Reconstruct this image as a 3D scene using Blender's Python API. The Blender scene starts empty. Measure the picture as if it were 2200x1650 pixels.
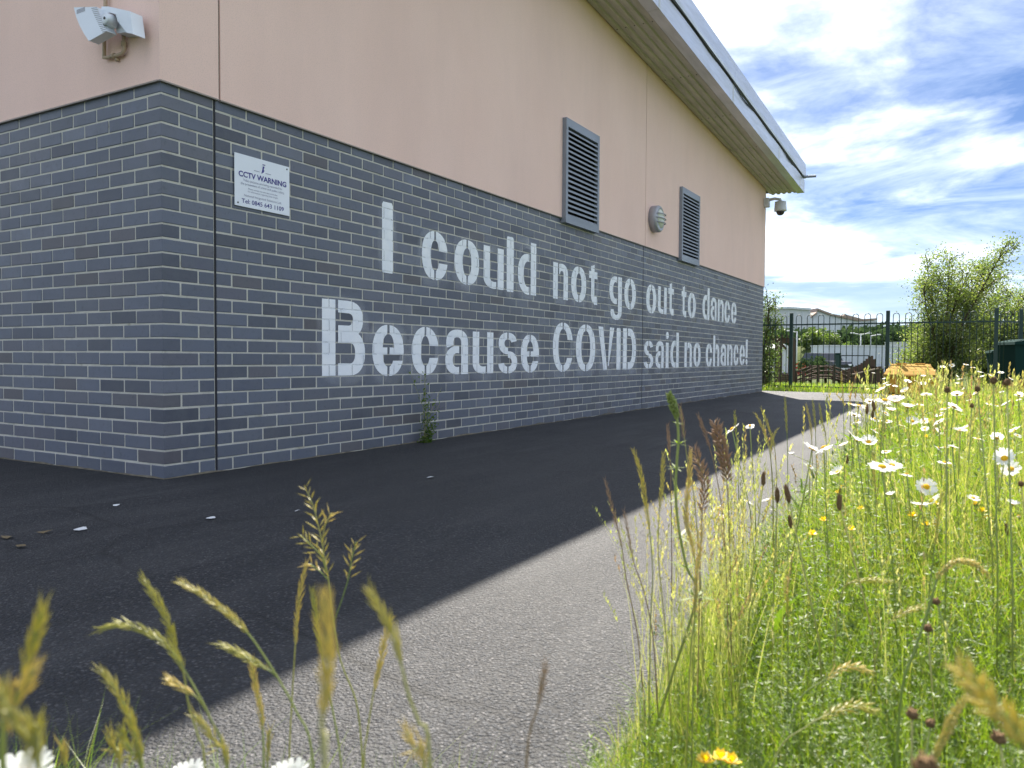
import bpy, math, random
import numpy as np
from mathutils import Vector, Matrix, noise

rng = np.random.default_rng(7)
random.seed(7)
S = bpy.context.scene
COL = S.collection

# ------------------------------------------------------------------ camera
F = 1703.15                       # focal length in pixels of the 2200 px wide photograph
YAW, PITCH, ROLL = -0.53017, -0.03356, 0.005656
CAM = np.array([3.698, -2.6734, 0.6572])
_f = np.array([math.sin(YAW)*math.cos(PITCH), math.cos(YAW)*math.cos(PITCH), math.sin(PITCH)])
_r = np.array([math.cos(YAW), -math.sin(YAW), 0.0]); _u = np.cross(_r, _f)
RT = _r*math.cos(ROLL) + _u*math.sin(ROLL); UP = np.cross(RT, _f); FW = _f
cd = bpy.data.cameras.new('camera'); cam = bpy.data.objects.new('camera', cd); COL.objects.link(cam)
cd.sensor_width = 36.0; cd.lens = F/2200*36; cd.clip_start = 0.05; cd.clip_end = 3000
cam.matrix_world = Matrix(((RT[0], UP[0], -FW[0], CAM[0]), (RT[1], UP[1], -FW[1], CAM[1]),
                           (RT[2], UP[2], -FW[2], CAM[2]), (0, 0, 0, 1)))
cd.dof.use_dof = True; cd.dof.focus_distance = 6.0; cd.dof.aperture_fstop = 8.5
S.camera = cam

# ------------------------------------------------------------------ world, sun, exposure
SUN_DIR = Vector((-1.6, 3.65, 4.535)).normalized()
SUN_EL = math.asin(SUN_DIR.z); SUN_AZ = math.atan2(SUN_DIR.x, SUN_DIR.y)
W = bpy.data.worlds.new('World'); S.world = W; W.use_nodes = True
wn = W.node_tree.nodes; wl = W.node_tree.links; wn.clear()
def wnode(t, **k):
    n = wn.new(t)
    for a, b in k.items(): setattr(n, a, b)
    return n
wo = wnode('ShaderNodeOutputWorld'); bg = wnode('ShaderNodeBackground'); bg.inputs[1].default_value = 0.068
sky = wnode('ShaderNodeTexSky', sky_type='NISHITA', sun_disc=False)
sky.sun_elevation = SUN_EL; sky.sun_rotation = SUN_AZ; sky.air_density = 1.0; sky.dust_density = 0.4; sky.ozone_density = 2.5
tc = wnode('ShaderNodeTexCoord'); sep = wnode('ShaderNodeSeparateXYZ'); wl.new(tc.outputs['Generated'], sep.inputs[0])
def wmath(op, a, b=None, clamp=False):
    n = wnode('ShaderNodeMath', operation=op, use_clamp=clamp)
    for i, v in enumerate((a, b)):
        if v is None: continue
        if isinstance(v, (int, float)): n.inputs[i].default_value = v
        else: wl.new(v, n.inputs[i])
    return n.outputs[0]
zz = wmath('ADD', wmath('MAXIMUM', sep.outputs[2], 0.0), 0.16)
px_ = wmath('DIVIDE', sep.outputs[0], zz); py_ = wmath('DIVIDE', sep.outputs[1], zz)
comb = wnode('ShaderNodeCombineXYZ'); wl.new(px_, comb.inputs[0]); wl.new(py_, comb.inputs[1])
def wnoise(scale, detail, rough, dist, off, rot=0, sc=(1, 1, 1)):
    m = wnode('ShaderNodeMapping'); m.inputs['Location'].default_value = off; m.inputs['Rotation'].default_value = (0, 0, rot)
    m.inputs['Scale'].default_value = sc; wl.new(comb.outputs[0], m.inputs[0])
    n = wnode('ShaderNodeTexNoise'); n.inputs['Scale'].default_value = scale; n.inputs['Detail'].default_value = detail
    n.inputs['Roughness'].default_value = rough; n.inputs['Distortion'].default_value = dist
    wl.new(m.outputs[0], n.inputs['Vector']); return n.outputs[0]
n1 = wnoise(1.15, 9, 0.56, 0.25, (1.0, 3.51, 0.0))
n2 = wnoise(2.2, 7, 0.62, 0.5, (1.7, 2.0, 3.0), 0.9, (0.7, 1.25, 1))
def wramp(x, stops):
    r = wnode('ShaderNodeValToRGB'); wl.new(x, r.inputs[0]); e = r.color_ramp.elements
    while len(e) < len(stops): e.new(0.5)
    for i, (p, c) in enumerate(stops): e[i].position = p; e[i].color = (*((c,)*3 if isinstance(c, (int, float)) else c), 1)
    return r.outputs[0]
cum = wramp(n1, [(0.43, 0.0), (0.54, 0.5), (0.68, 1.0)])
cir = wramp(n2, [(0.38, 0.08), (0.70, 0.74)])
hor = wramp(sep.outputs[2], [(0.0, 0.75), (0.07, 0.35), (0.22, 0.0)])
cov = wmath('MAXIMUM', wmath('MAXIMUM', cum, cir), hor)
cov = wmath('MULTIPLY', cov, 0.90)
ccol = wramp(n1, [(0.40, (2.6, 3.0, 3.6)), (0.50, (3.6, 3.9, 4.3)), (0.60, (5.6, 5.75, 5.9)), (0.80, (4.6, 4.8, 5.2))])
mixc = wnode('ShaderNodeMix', data_type='RGBA'); wl.new(cov, mixc.inputs[0]); gain = wnode('ShaderNodeMix', data_type='RGBA', blend_type='MULTIPLY'); gain.inputs[0].default_value = 1.0; wl.new(sky.outputs[0], gain.inputs[6]); gain.inputs[7].default_value = (0.095, 0.14, 0.215, 1); wl.new(gain.outputs[2], mixc.inputs[6]); wl.new(ccol, mixc.inputs[7])
wl.new(mixc.outputs[2], bg.inputs[0]); wl.new(bg.outputs[0], wo.inputs[0])

sd = bpy.data.lights.new('sun', 'SUN'); sun = bpy.data.objects.new('sun', sd); COL.objects.link(sun)
sd.energy = 2.05; sd.angle = math.radians(0.53); sd.color = (1.0, 0.93, 0.82)
sun.rotation_euler = (-SUN_DIR).to_track_quat('-Z', 'Y').to_euler(); sun.location = (-8, 18, 25)
VS = S.view_settings; VS.view_transform = 'Standard'; VS.look = 'None'; VS.gamma = 1.0; VS.use_curve_mapping = False
VS.exposure = 2.78
S.cycles.max_bounces = 5; S.cycles.diffuse_bounces = 3; S.cycles.glossy_bounces = 2; S.cycles.transmission_bounces = 3; S.cycles.transparent_max_bounces = 8

# ------------------------------------------------------------------ pixel helpers
def ray(u, v): return FW + RT*(u-1100)/F - UP*(v-825)/F
def at(u, v, D): return CAM + ray(u, v)*D
def onX(u, v, x=0.0): d = ray(u, v); return CAM + d*(x-CAM[0])/d[0]
def onY(u, v, y=0.0): d = ray(u, v); return CAM + d*(y-CAM[1])/d[1]
def onZ(u, v, z=0.0): d = ray(u, v); return CAM + d*(z-CAM[2])/d[2]
def proj(p):
    d = np.asarray(p, float) - CAM; z = d @ FW
    return np.array([1100 + F*(d @ RT)/z, 825 - F*(d @ UP)/z, z])
def gz(x, y):                       # lie of the land
    t = max(0.0, y-16.5)
    return -0.35*(1-math.exp(-t/12)) - 0.3*(1-math.exp(-t/60))

# ------------------------------------------------------------------ object helpers
def tag(o, label=None, cat=None, group=None, kind=None):
    for k, v in (('label', label), ('category', cat), ('group', group), ('kind', kind)):
        if v: o[k] = v
    return o
def empty(name, loc=(0, 0, 0), label=None, cat=None, group=None):
    o = bpy.data.objects.new(name, None); COL.objects.link(o); o.location = loc; o.empty_display_size = 0.1
    return tag(o, label, cat, group)
def link(name, me, mat=None, parent=None, loc=None):
    o = bpy.data.objects.new(name, me); COL.objects.link(o)
    if mat and not me.materials: me.materials.append(mat)
    if parent: o.parent = parent
    if loc is not None: o.location = loc
    return o
class MB:
    def __init__(s): s.v = []; s.f = []
    def add(s, vs, fs):
        b = len(s.v); s.v += [tuple(map(float, p)) for p in vs]; s.f += [tuple(b+i for i in f) for f in fs]; return s
    def box(s, x0, x1, y0, y1, z0, z1):
        return s.add([(x0, y0, z0), (x1, y0, z0), (x1, y1, z0), (x0, y1, z0), (x0, y0, z1), (x1, y0, z1), (x1, y1, z1), (x0, y1, z1)],
                     [(0, 3, 2, 1), (4, 5, 6, 7), (0, 1, 5, 4), (1, 2, 6, 5), (2, 3, 7, 6), (3, 0, 4, 7)])
    def cbox(s, x0, x1, y0, y1, z0, z1, c):       # box with chamfered edges
        vs = []
        for X, Y, Z in ((i, j, k) for i in (0, 1) for j in (0, 1) for k in (0, 1)):
            x = (x0, x1)[X]; y = (y0, y1)[Y]; z = (z0, z1)[Z]
            dx = c*(1-2*X); dy = c*(1-2*Y); dz = c*(1-2*Z)
            vs += [(x, y+dy, z+dz), (x+dx, y, z+dz), (x+dx, y+dy, z)]
        i = lambda X, Y, Z, a: ((X*2+Y)*2+Z)*3+a
        fs = []
        for a in (0, 1):
            q = [i(a, 0, 0, 0), i(a, 1, 0, 0), i(a, 1, 1, 0), i(a, 0, 1, 0)]; fs.append(q if a else q[::-1])
            q = [i(0, a, 0, 1), i(0, a, 1, 1), i(1, a, 1, 1), i(1, a, 0, 1)]; fs.append(q if a else q[::-1])
            q = [i(0, 0, a, 2), i(1, 0, a, 2), i(1, 1, a, 2), i(0, 1, a, 2)]; fs.append(q if a else q[::-1])
        for a in (0, 1):
            for b in (0, 1):
                fs.append((i(a, b, 0, 0), i(a, b, 1, 0), i(a, b, 1, 1), i(a, b, 0, 1)))
                fs.append((i(a, 0, b, 0), i(a, 1, b, 0), i(a, 1, b, 2), i(a, 0, b, 2)))
                fs.append((i(0, a, b, 1), i(1, a, b, 1), i(1, a, b, 2), i(0, a, b, 2)))
                for c2 in (0, 1): fs.append((i(a, b, c2, 0), i(a, b, c2, 1), i(a, b, c2, 2)))
        return s.add(vs, fs)
    def tube(s, pts, rad, n=6, cap=True):
        pts = [Vector(p) for p in pts]; m = len(pts)
        rad = rad if hasattr(rad, '__len__') else [rad]*m
        vs = []; prev = None
        for k, p in enumerate(pts):
            t = (pts[min(k+1, m-1)] - pts[max(k-1, 0)]).normalized()
            a = prev if prev is not None else (Vector((0, 0, 1)) if abs(t.z) < .9 else Vector((1, 0, 0)))
            a = (a - t*a.dot(t)); a = a.normalized() if a.length > 1e-6 else t.orthogonal().normalized()
            prev = a; b = t.cross(a)
            for j in range(n):
                w = 2*math.pi*j/n; vs.append(p + (a*math.cos(w) + b*math.sin(w))*rad[k])
        fs = [(k*n+j, k*n+(j+1) % n, (k+1)*n+(j+1) % n, (k+1)*n+j) for k in range(m-1) for j in range(n)]
        if cap: fs += [tuple(range(n))[::-1], tuple((m-1)*n+j for j in range(n))]
        return s.add(vs, fs)
    def lathe(s, prof, origin, axis=(0, 0, 1), n=20):
        q = Vector((0, 0, 1)).rotation_difference(Vector(axis)); o = Vector(origin); vs = []
        for (r, h) in prof:
            for j in range(n):
                w = 2*math.pi*j/n; vs.append(o + q @ Vector((r*math.cos(w), r*math.sin(w), h)))
        m = len(prof)
        fs = [(k*n+j, k*n+(j+1) % n, (k+1)*n+(j+1) % n, (k+1)*n+j) for k in range(m-1) for j in range(n)]
        fs += [tuple(range(n))[::-1], tuple((m-1)*n+j for j in range(n))]
        return s.add(vs, fs)
    def prism(s, poly, fn0, fn1):               # polygon mapped through two functions of 2D -> 3D, joined
        n = len(poly)
        vs = [fn0(*p) for p in poly] + [fn1(*p) for p in poly]
        fs = [tuple(range(n))[::-1], tuple(range(n, 2*n))] + [(i, (i+1) % n, n+(i+1) % n, n+i) for i in range(n)]
        return s.add(vs, fs)
    def mesh(s, name, smooth=False):
        me = bpy.data.meshes.new(name); me.from_pydata(s.v, [], s.f); me.update()
        if smooth: me.polygons.foreach_set('use_smooth', [True]*len(me.polygons))
        return me
    def obj(s, name, mat, parent=None, smooth=False, loc=None, fix=False):
        me = s.mesh(name, smooth)
        if fix:
            import bmesh
            b = bmesh.new(); b.from_mesh(me); bmesh.ops.recalc_face_normals(b, faces=b.faces); b.to_mesh(me); b.free()
        return link(name, me, mat, parent, loc)
def np_mesh(name, V, faces, mat, attr=None):
    """V (n,3); faces list of int arrays (m,k); attr per-vertex float dict"""
    me = bpy.data.meshes.new(name)
    me.vertices.add(len(V)); me.vertices.foreach_set('co', np.ascontiguousarray(V, dtype=np.float32).ravel())
    loops = np.concatenate([f.ravel() for f in faces]).astype(np.int32)
    tot = np.concatenate([np.full(len(f), f.shape[1]) for f in faces]).astype(np.int32)
    start = np.concatenate([[0], np.cumsum(tot)[:-1]]).astype(np.int32)
    me.loops.add(len(loops)); me.loops.foreach_set('vertex_index', loops)
    me.polygons.add(len(tot)); me.polygons.foreach_set('loop_start', start); me.polygons.foreach_set('loop_total', tot)
    me.update(calc_edges=True); me.validate()
    for k, a in (attr or {}).items():
        at_ = me.attributes.new(k, 'FLOAT', 'POINT'); at_.data.foreach_set('value', np.ascontiguousarray(a, dtype=np.float32))
    me.materials.append(mat); return me

# ------------------------------------------------------------------ material helpers
class NT:
    def __init__(s, name):
        s.m = bpy.data.materials.new(name); s.m.use_nodes = True; s.t = s.m.node_tree; s.t.nodes.clear()
        s.out = s.n('ShaderNodeOutputMaterial')
    def n(s, t, **k):
        x = s.t.nodes.new(t)
        for a, b in k.items(): setattr(x, a, b)
        return x
    def l(s, a, b): s.t.links.new(a, b)
    def setin(s, node, key, v):
        if v is None: return
        if hasattr(v, 'is_linked') or isinstance(v, bpy.types.NodeSocket): s.l(v, node.inputs[key])
        else:
            if isinstance(v, (tuple, list)) and len(v) == 3 and node.inputs[key].type == 'RGBA': v = (*v, 1)
            node.inputs[key].default_value = v
    def pos(s): return s.n('ShaderNodeNewGeometry').outputs['Position']
    def objco(s): return s.n('ShaderNodeTexCoord').outputs['Object']
    def noise(s, vec, scale, detail=4, rough=.55, dist=0, out=0):
        x = s.n('ShaderNodeTexNoise'); s.l(vec, x.inputs['Vector']); x.inputs['Scale'].default_value = scale
        x.inputs['Detail'].default_value = detail; x.inputs['Roughness'].default_value = rough; x.inputs['Distortion'].default_value = dist
        return x.outputs[out]
    def voro(s, vec, scale, feature='F1', out='Distance', rnd=1.0):
        x = s.n('ShaderNodeTexVoronoi', feature=feature); s.l(vec, x.inputs['Vector']); x.inputs['Scale'].default_value = scale
        x.inputs['Randomness'].default_value = rnd
        return x.outputs[out]
    def mapv(s, vec, sc=(1, 1, 1), loc=(0, 0, 0)):
        x = s.n('ShaderNodeMapping'); s.l(vec, x.inputs[0]); x.inputs['Scale'].default_value = sc; x.inputs['Location'].default_value = loc
        return x.outputs[0]
    def ramp(s, x, stops, interp='LINEAR'):
        r = s.n('ShaderNodeValToRGB'); s.l(x, r.inputs[0]); e = r.color_ramp.elements; r.color_ramp.interpolation = interp
        while len(e) < len(stops): e.new(0.5)
        for i, (p, c) in enumerate(stops): e[i].position = p; e[i].color = (*((c,)*3 if isinstance(c, (int, float)) else c), 1)
        return r.outputs[0]
    def mix(s, f, a, b, blend='MIX'):
        x = s.n('ShaderNodeMix', data_type='RGBA', blend_type=blend); s.setin(x, 0, f); s.setin(x, 6, a); s.setin(x, 7, b); return x.outputs[2]
    def math(s, op, a, b=0.0, clamp=False):
        x = s.n('ShaderNodeMath', operation=op, use_clamp=clamp); s.setin(x, 0, a); s.setin(x, 1, b); return x.outputs[0]
    def bump(s, h, strength=.5, dist=.01):
        x = s.n('ShaderNodeBump'); x.inputs['Strength'].default_value = strength; x.inputs['Distance'].default_value = dist; s.l(h, x.inputs['Height']); return x.outputs[0]
    def attr(s, name): return s.n('ShaderNodeAttribute', attribute_name=name).outputs['Fac']
    def rand(s): return s.n('ShaderNodeObjectInfo').outputs['Random']
    def principled(s, col, rough=.6, metal=0, normal=None, spec=.5, alpha=None):
        p = s.n('ShaderNodeBsdfPrincipled'); s.setin(p, 'Base Color', col); s.setin(p, 'Roughness', rough); s.setin(p, 'Metallic', metal)
        s.setin(p, 'Specular IOR Level', spec); s.setin(p, 'Alpha', alpha)
        if normal is not None: s.l(normal, p.inputs['Normal'])
        s.l(p.outputs[0], s.out.inputs[0]); return s.m

def brick_mat(name, use_attr):
    t = NT(name); p = t.pos(); r = t.attr('rnd') if use_attr else t.rand()
    base = t.ramp(r, [(0.0, (.058, .066, .094)), (.16, (.090, .106, .150)), (.45, (.124, .146, .202)), (.68, (.096, .112, .156)),
                      (.80, (.108, .114, .154)), (.92, (.154, .176, .232)), (.96, (.108, .106, .128)), (1.0, (.092, .088, .102))])
    nb = t.noise(p, 14, 5, .6); nf = t.noise(p, 120, 3, .6)
    c = t.mix(t.ramp(nb, [(.3, 0.0), (.75, .6)]), base, t.mix(.6, base, (.165, .175, .190)))
    c = t.mix(t.ramp(t.noise(t.mapv(p, (1, 1, 2)), 1.1, 4, .6), [(.45, 0.0), (.75, .35)]), c, (.17, .18, .19))
    c = t.mix(t.ramp(t.noise(p, 33, 4, .7), [(.55, 0.0), (.75, .5)]), c, (.065, .072, .088))
    spots = t.ramp(t.voro(p, 55), [(.0, 1.0), (.10, 0.0)])
    c = t.mix(t.math('MULTIPLY', spots, t.ramp(t.noise(p, 9, 2), [(.5, 0.0), (.62, .7)])), c, (.030, .032, .036))
    streak = t.ramp(t.noise(t.mapv(p, (40, 40, 3)), 2.2, 3, .6), [(.735, 0.0), (.80, .55)])
    c = t.mix(streak, c, (.26, .27, .28))
    h = t.math('ADD', t.math('MULTIPLY', nf, .5), t.math('MULTIPLY', t.noise(p, 35, 3), .8))
    return t.principled(c, t.ramp(nb, [(.3, .42), (.7, .62)]), normal=t.bump(h, .35, .002), spec=.45)
M = {}
M['brick'] = brick_mat('blue_grey_brick', False); M['brick_far'] = brick_mat('blue_grey_brick_far', True)
def mk(name, fn): t = NT(name); M[name] = fn(t)
def _mortar(t):
    p = t.pos(); n = t.noise(p, 9, 5, .6); c = t.ramp(n, [(.25, (.40, .40, .36)), (.45, (.54, .53, .47)), (.65, (.60, .59, .53)), (.85, (.72, .71, .66))])
    moss = t.ramp(t.noise(p, 5, 4, .65), [(.60, 0.0), (.72, .55)])
    c = t.mix(moss, c, (.20, .18, .10))
    return t.principled(c, .95, normal=t.bump(t.noise(p, 160, 4, .7), .8, .003), spec=.2)
mk('mortar', _mortar)
def _render(t):
    p = t.pos(); n = t.noise(p, 1.3, 4, .55); c = t.ramp(n, [(.3, (.91, .655, .570)), (.7, (.94, .690, .605))])
    c = t.mix(t.ramp(t.noise(t.mapv(p, (1.6, 1.6, .45)), 1.1, 5, .65), [(.42, 0.0), (.8, .38)]), c, (.74, .54, .48))
    c = t.mix(t.ramp(t.noise(p, 150, 2, .5), [(.35, .16), (.5, 0.0)]), c, (.42, .33, .29))
    c = t.mix(t.ramp(t.voro(p, 7), [(.0, .8), (.022, 0.0)]), c, (.30, .24, .20))
    return t.principled(c, .92, normal=t.bump(t.noise(p, 240, 5, .75), .55, .003), spec=.15)
mk('render', _render)
def _paint(t):
    p = t.pos(); n = t.noise(p, 7, 5, .6); c = t.ramp(n, [(.25, (.80, .85, .92)), (.6, (.92, .95, .98)), (.8, (.95, .97, .99))])
    a = t.ramp(t.noise(t.mapv(p, (1, 9, 1)), 6, 5, .65), [(.20, .80), (.30, .98), (.5, 1.0)])
    fl = t.ramp(t.noise(p, 60, 4, .7), [(.27, .25), (.35, 1.0)])
    return t.principled(c, .6, normal=t.bump(t.noise(p, 120, 3), .3, .002), spec=.3, alpha=t.math('MULTIPLY', a, fl))
mk('white_spray_paint', _paint)
def _mist(t):
    p = t.pos(); e = t.attr('edge')
    a = t.math('MULTIPLY', t.math('MULTIPLY', e, e), t.ramp(t.noise(p, 5, 4, .6), [(.35, .06), (.75, .55)]))
    return t.principled((.80, .84, .90), .7, spec=.2, alpha=a)
mk('overspray', _mist)
def _tarmac(t):
    p = t.pos()
    v1 = t.voro(p, 135, out='Color'); cell = t.n('ShaderNodeSeparateColor'); t.l(v1, cell.inputs[0])
    d1 = t.voro(p, 135); d2 = t.voro(p, 330)
    stone = t.ramp(cell.outputs[0], [(.0, (.015, .019, .028)), (.45, (.030, .036, .047)), (.75, (.058, .062, .072)), (1.0, (.17, .165, .17))])
    c = t.mix(t.ramp(d1, [(.25, 0.0), (.6, .9)]), stone, (.020, .020, .022))
    big = t.noise(p, .8, 5, .6)
    c = t.mix(t.ramp(big, [(.35, .35), (.7, 0.0)]), c, (.035, .035, .038))
    streak = t.ramp(t.noise(t.mapv(p, (2.2, .35, 1)), 2.0, 5, .65), [(.46, 0.0), (.80, .45)])
    c = t.mix(streak, c, (.105, .105, .108))
    c = t.mix(t.ramp(t.noise(p, .35, 4, .6), [(.40, .45), (.55, 0.0)]), c, (.028, .029, .032))
    crack = t.ramp(t.voro(t.mix(.12, p, t.noise(p, 3, 3, out=1)), .55, 'DISTANCE_TO_EDGE'), [(.0, .8), (.006, 0.0)])
    c = t.mix(t.math('MULTIPLY', crack, t.ramp(t.noise(p, .5, 2), [(.5, 0.0), (.6, 1.0)])), c, (.012, .012, .013))
    h = t.math('ADD', t.math('MULTIPLY', t.math('SUBTRACT', 1.0, d1), 1.0), t.math('MULTIPLY', d2, .35))
    h = t.math('ADD', h, t.math('MULTIPLY', cell.outputs[1], .5))
    return t.principled(c, t.ramp(big, [(.3, .62), (.7, .72)]), normal=t.bump(h, 1.0, .0055), spec=.4)
mk('tarmac', _tarmac)
def _soil(t):
    p = t.pos(); n = t.noise(p, .35, 6, .6); n2 = t.noise(p, 9, 5, .7)
    c = t.ramp(n, [(.3, (.045, .070, .018)), (.5, (.075, .105, .026)), (.75, (.105, .115, .040))])
    c = t.mix(t.ramp(n2, [(.35, .55), (.65, 0.0)]), c, (.030, .036, .014))
    return t.principled(c, .95, normal=t.bump(n2, .8, .05), spec=.1)
mk('meadow_ground', _soil)
def _conc(t):
    p = t.pos(); n = t.noise(p, 18, 6, .7)
    c = t.ramp(n, [(.3, (.10, .09, .07)), (.55, (.17, .155, .125)), (.8, (.24, .22, .18))])
    c = t.mix(t.ramp(t.noise(p, 6, 4, .7), [(.5, 0.0), (.7, .6)]), c, (.12, .11, .06))
    return t.principled(c, .95, normal=t.bump(n, .9, .006), spec=.2)
mk('concrete', _conc)
def metal(name, col, rough=.4, metallic=.9, var=.25, dirt=None):
    def f(t):
        p = t.pos(); n = t.noise(t.mapv(p, (1, .5, 4)), 2.5, 5, .6)
        c = t.mix(t.ramp(n, [(.3, 0.0), (.75, var)]), col, tuple(x*.55 for x in col))
        if dirt: c = t.mix(t.ramp(t.noise(t.mapv(p, (6, .6, 6)), 3, 5, .7), [(.45, 0.0), (.75, .6)]), c, dirt)
        return t.principled(c, t.ramp(n, [(.3, rough), (.8, min(1, rough+.2))]), metallic, spec=.5)
    mk(name, f)
metal('fascia_metal', (.62, .65, .70), .34, .75, .3, (.40, .42, .44))
metal('soffit_metal', (.58, .54, .52), .55, .15, .3, (.30, .28, .24))
metal('louvre_metal', (.27, .30, .35), .45, .3)
metal('lamp_metal', (.42, .43, .47), .45, .4)
metal('silver_plastic', (.78, .83, .90), .35, .15, .08)
metal('fence_green', (.020, .052, .048), .42, .1, .3)
metal('white_metal', (.66, .68, .70), .5, .1, .15)
metal('pale_cladding', (.62, .66, .72), .6, .1, .1)
metal('grey_cladding', (.58, .60, .66), .6, .1, .12)  # far warehouse grey, lightened so the base colour carries the distance haze
metal('dark_metal', (.05, .055, .06), .5, .3)
def plain(name, col, rough=.6, spec=.4, var=.2, nscale=12, bump=.15):
    def f(t):
        p = t.pos(); n = t.noise(p, nscale, 4, .6)
        return t.principled(t.mix(t.ramp(n, [(.3, 0.0), (.8, var)]), col, tuple(x*.6 for x in col)), rough, normal=t.bump(n, bump, .01), spec=spec)
    mk(name, f)
plain('bin_green', (.010, .036, .033), .9, .1)
plain('void_black', (.012, .012, .015), .9, .1)
plain('sealant', (.035, .036, .042), .8, .2)
plain('bead', (.30, .26, .23), .6)
plain('sign_white', (.82, .86, .92), .35, .5, .05)
plain('sign_blue', (.055, .050, .26), .5, .3, .05)
plain('sign_grey', (.30, .31, .42), .5, .3, .05)
plain('conduit', (.50, .38, .27), .6, .3, .3)
plain('cable', (.02, .02, .022), .6)
plain('diffuser', (.62, .66, .55), .25, .5, .1)
plain('dome_glass', (.03, .025, .03), .1, .6)
plain('grit_yellow', (.66, .32, .030), .5, .4, .12, 5)
plain('grit_lid', (.36, .22, .05), .85, .1, .1, 5)
plain('old_wood', (.105, .075, .055), .85, .2, .5, 9, .4)
plain('pale_wood', (.26, .21, .16), .85, .2, .4, 9, .4)
plain('paper', (.72, .74, .76), .8, .2, .1)
plain('dead_leaf', (.20, .16, .10), .9, .1, .4)
plain('red_plastic', (.45, .05, .03), .5)
plain('roof_brown', (.30, .24, .20), .8)
plain('car_paint', (.020, .024, .035), .25, .6, .05)
plain('car_glass', (.03, .035, .04), .1, .6)
plain('rubber', (.02, .02, .02), .8)
plain('rubble', (.26, .10, .06), .9, .1, .4)
plain('bark', (.10, .08, .06), .9, .1, .5, 30, .5)
plain('disc_yellow', (.75, .42, .02), .8, .1, .3, 200)
plain('brown_head', (.19, .12, .065), .9, .1, .5, 300, .6)
plain('far_road', (.10, .10, .105), .9)

def leafmat(name, stops, trans=.5, rough=.5, gloss=.06, attr=True):
    t = NT(name); r = t.attr('rnd') if attr else t.rand()
    c = t.ramp(r, stops); p = t.pos()
    c = t.mix(t.ramp(t.noise(p, 40, 2), [(.3, 0.0), (.8, .35)]), c, t.mix(.5, c, (.10, .11, .02)))
    d = t.n('ShaderNodeBsdfDiffuse'); t.l(c, d.inputs[0])
    tr = t.n('ShaderNodeBsdfTranslucent'); hs = t.n('ShaderNodeHueSaturation'); hs.inputs['Value'].default_value = 1.55; hs.inputs['Saturation'].default_value = 1.12
    t.l(c, hs.inputs['Color']); t.l(hs.outputs[0], tr.inputs[0])
    m1 = t.n('ShaderNodeMixShader'); m1.inputs[0].default_value = trans; t.l(d.outputs[0], m1.inputs[1]); t.l(tr.outputs[0], m1.inputs[2])
    g = t.n('ShaderNodeBsdfGlossy'); g.inputs['Roughness'].default_value = rough; g.inputs[0].default_value = (1, 1, 1, 1)
    m2 = t.n('ShaderNodeMixShader'); m2.inputs[0].default_value = gloss; t.l(m1.outputs[0], m2.inputs[1]); t.l(g.outputs[0], m2.inputs[2])
    t.l(m2.outputs[0], t.out.inputs[0]); M[name] = t.m
leafmat('grass', [(0, (.085, .165, .020)), (.35, (.160, .250, .030)), (.6, (.230, .295, .045)), (.8, (.32, .32, .080)), (1, (.44, .37, .17))], .6)
leafmat('herb', [(0, (.060, .120, .020)), (.5, (.115, .190, .026)), (1, (.210, .280, .040))], .55, gloss=.035)
leafmat('tree_leaf', [(0, (.070, .110, .026)), (.4, (.120, .170, .038)), (.75, (.190, .235, .060)), (1, (.26, .28, .085))], .62)
leafmat('far_leaf', [(0, (.030, .055, .028)), (.5, (.050, .085, .038)), (1, (.085, .120, .048))], .25, gloss=.0)
leafmat('bush_leaf', [(0, (.075, .125, .025)), (.5, (.110, .170, .035)), (1, (.150, .200, .05))], .35)
leafmat('straw', [(0, (.37, .36, .085)), (.5, (.47, .42, .125)), (1, (.56, .47, .21))], .5, attr=False)
leafmat('straw_attr', [(0, (.22, .14, .075)), (.2, (.30, .26, .085)), (.6, (.30, .34, .085)), (1, (.46, .44, .18))], .5)
leafmat('purple_head', [(0, (.27, .175, .115)), (1, (.36, .25, .16))], .35, attr=False)
leafmat('petal', [(0, (.80, .80, .78)), (1, (.86, .86, .85))], .42, attr=False)
leafmat('yellow_petal', [(0, (.75, .52, .02)), (1, (.80, .60, .04))], .35, attr=False)
leafmat('stem', [(0, (.20, .27, .06)), (.5, (.28, .32, .09)), (1, (.38, .36, .13))], .3, attr=False)
leafmat('dry_stem', [(0, (.22, .14, .09)), (1, (.30, .22, .12))], .3, attr=False)

# ------------------------------------------------------------------ ground, tarmac, kerb
def edge_x(y):                                   # where tarmac meets meadow
    return 3.215 - 0.036*(y+1.5) + 0.018*math.sin(y*1.7) + 0.012*math.sin(y*4.1+1)
def on_meadow(x, y):
    if y > 14.0 or (y > 13.2 and x > 2.6): return True
    if x > edge_x(y): return True
    # the strip of meadow that runs round in front of the photographer
    q = (x-CAM[0])*FW[0] + (y-CAM[1])*FW[1]
    return q < 0.98 and y < -1.7
xs = np.concatenate([-np.geomspace(900, 30, 16), np.linspace(-25, 60, 60), np.geomspace(65, 900, 16)])
ys = np.concatenate([-np.geomspace(300, 20, 8), np.linspace(-15, 120, 80), np.geomspace(126, 1600, 22)])
V = [(x, y, gz(x, y) - 0.012) for y in ys for x in xs]; nx = len(xs)
Fq = [(j*nx+i, j*nx+i+1, (j+1)*nx+i+1, (j+1)*nx+i) for j in range(len(ys)-1) for i in range(nx-1)]
me = bpy.data.meshes.new('ground'); me.from_pydata(V, [], Fq); me.update()
tag(link('ground', me, M['meadow_ground']), kind='structure')
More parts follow.
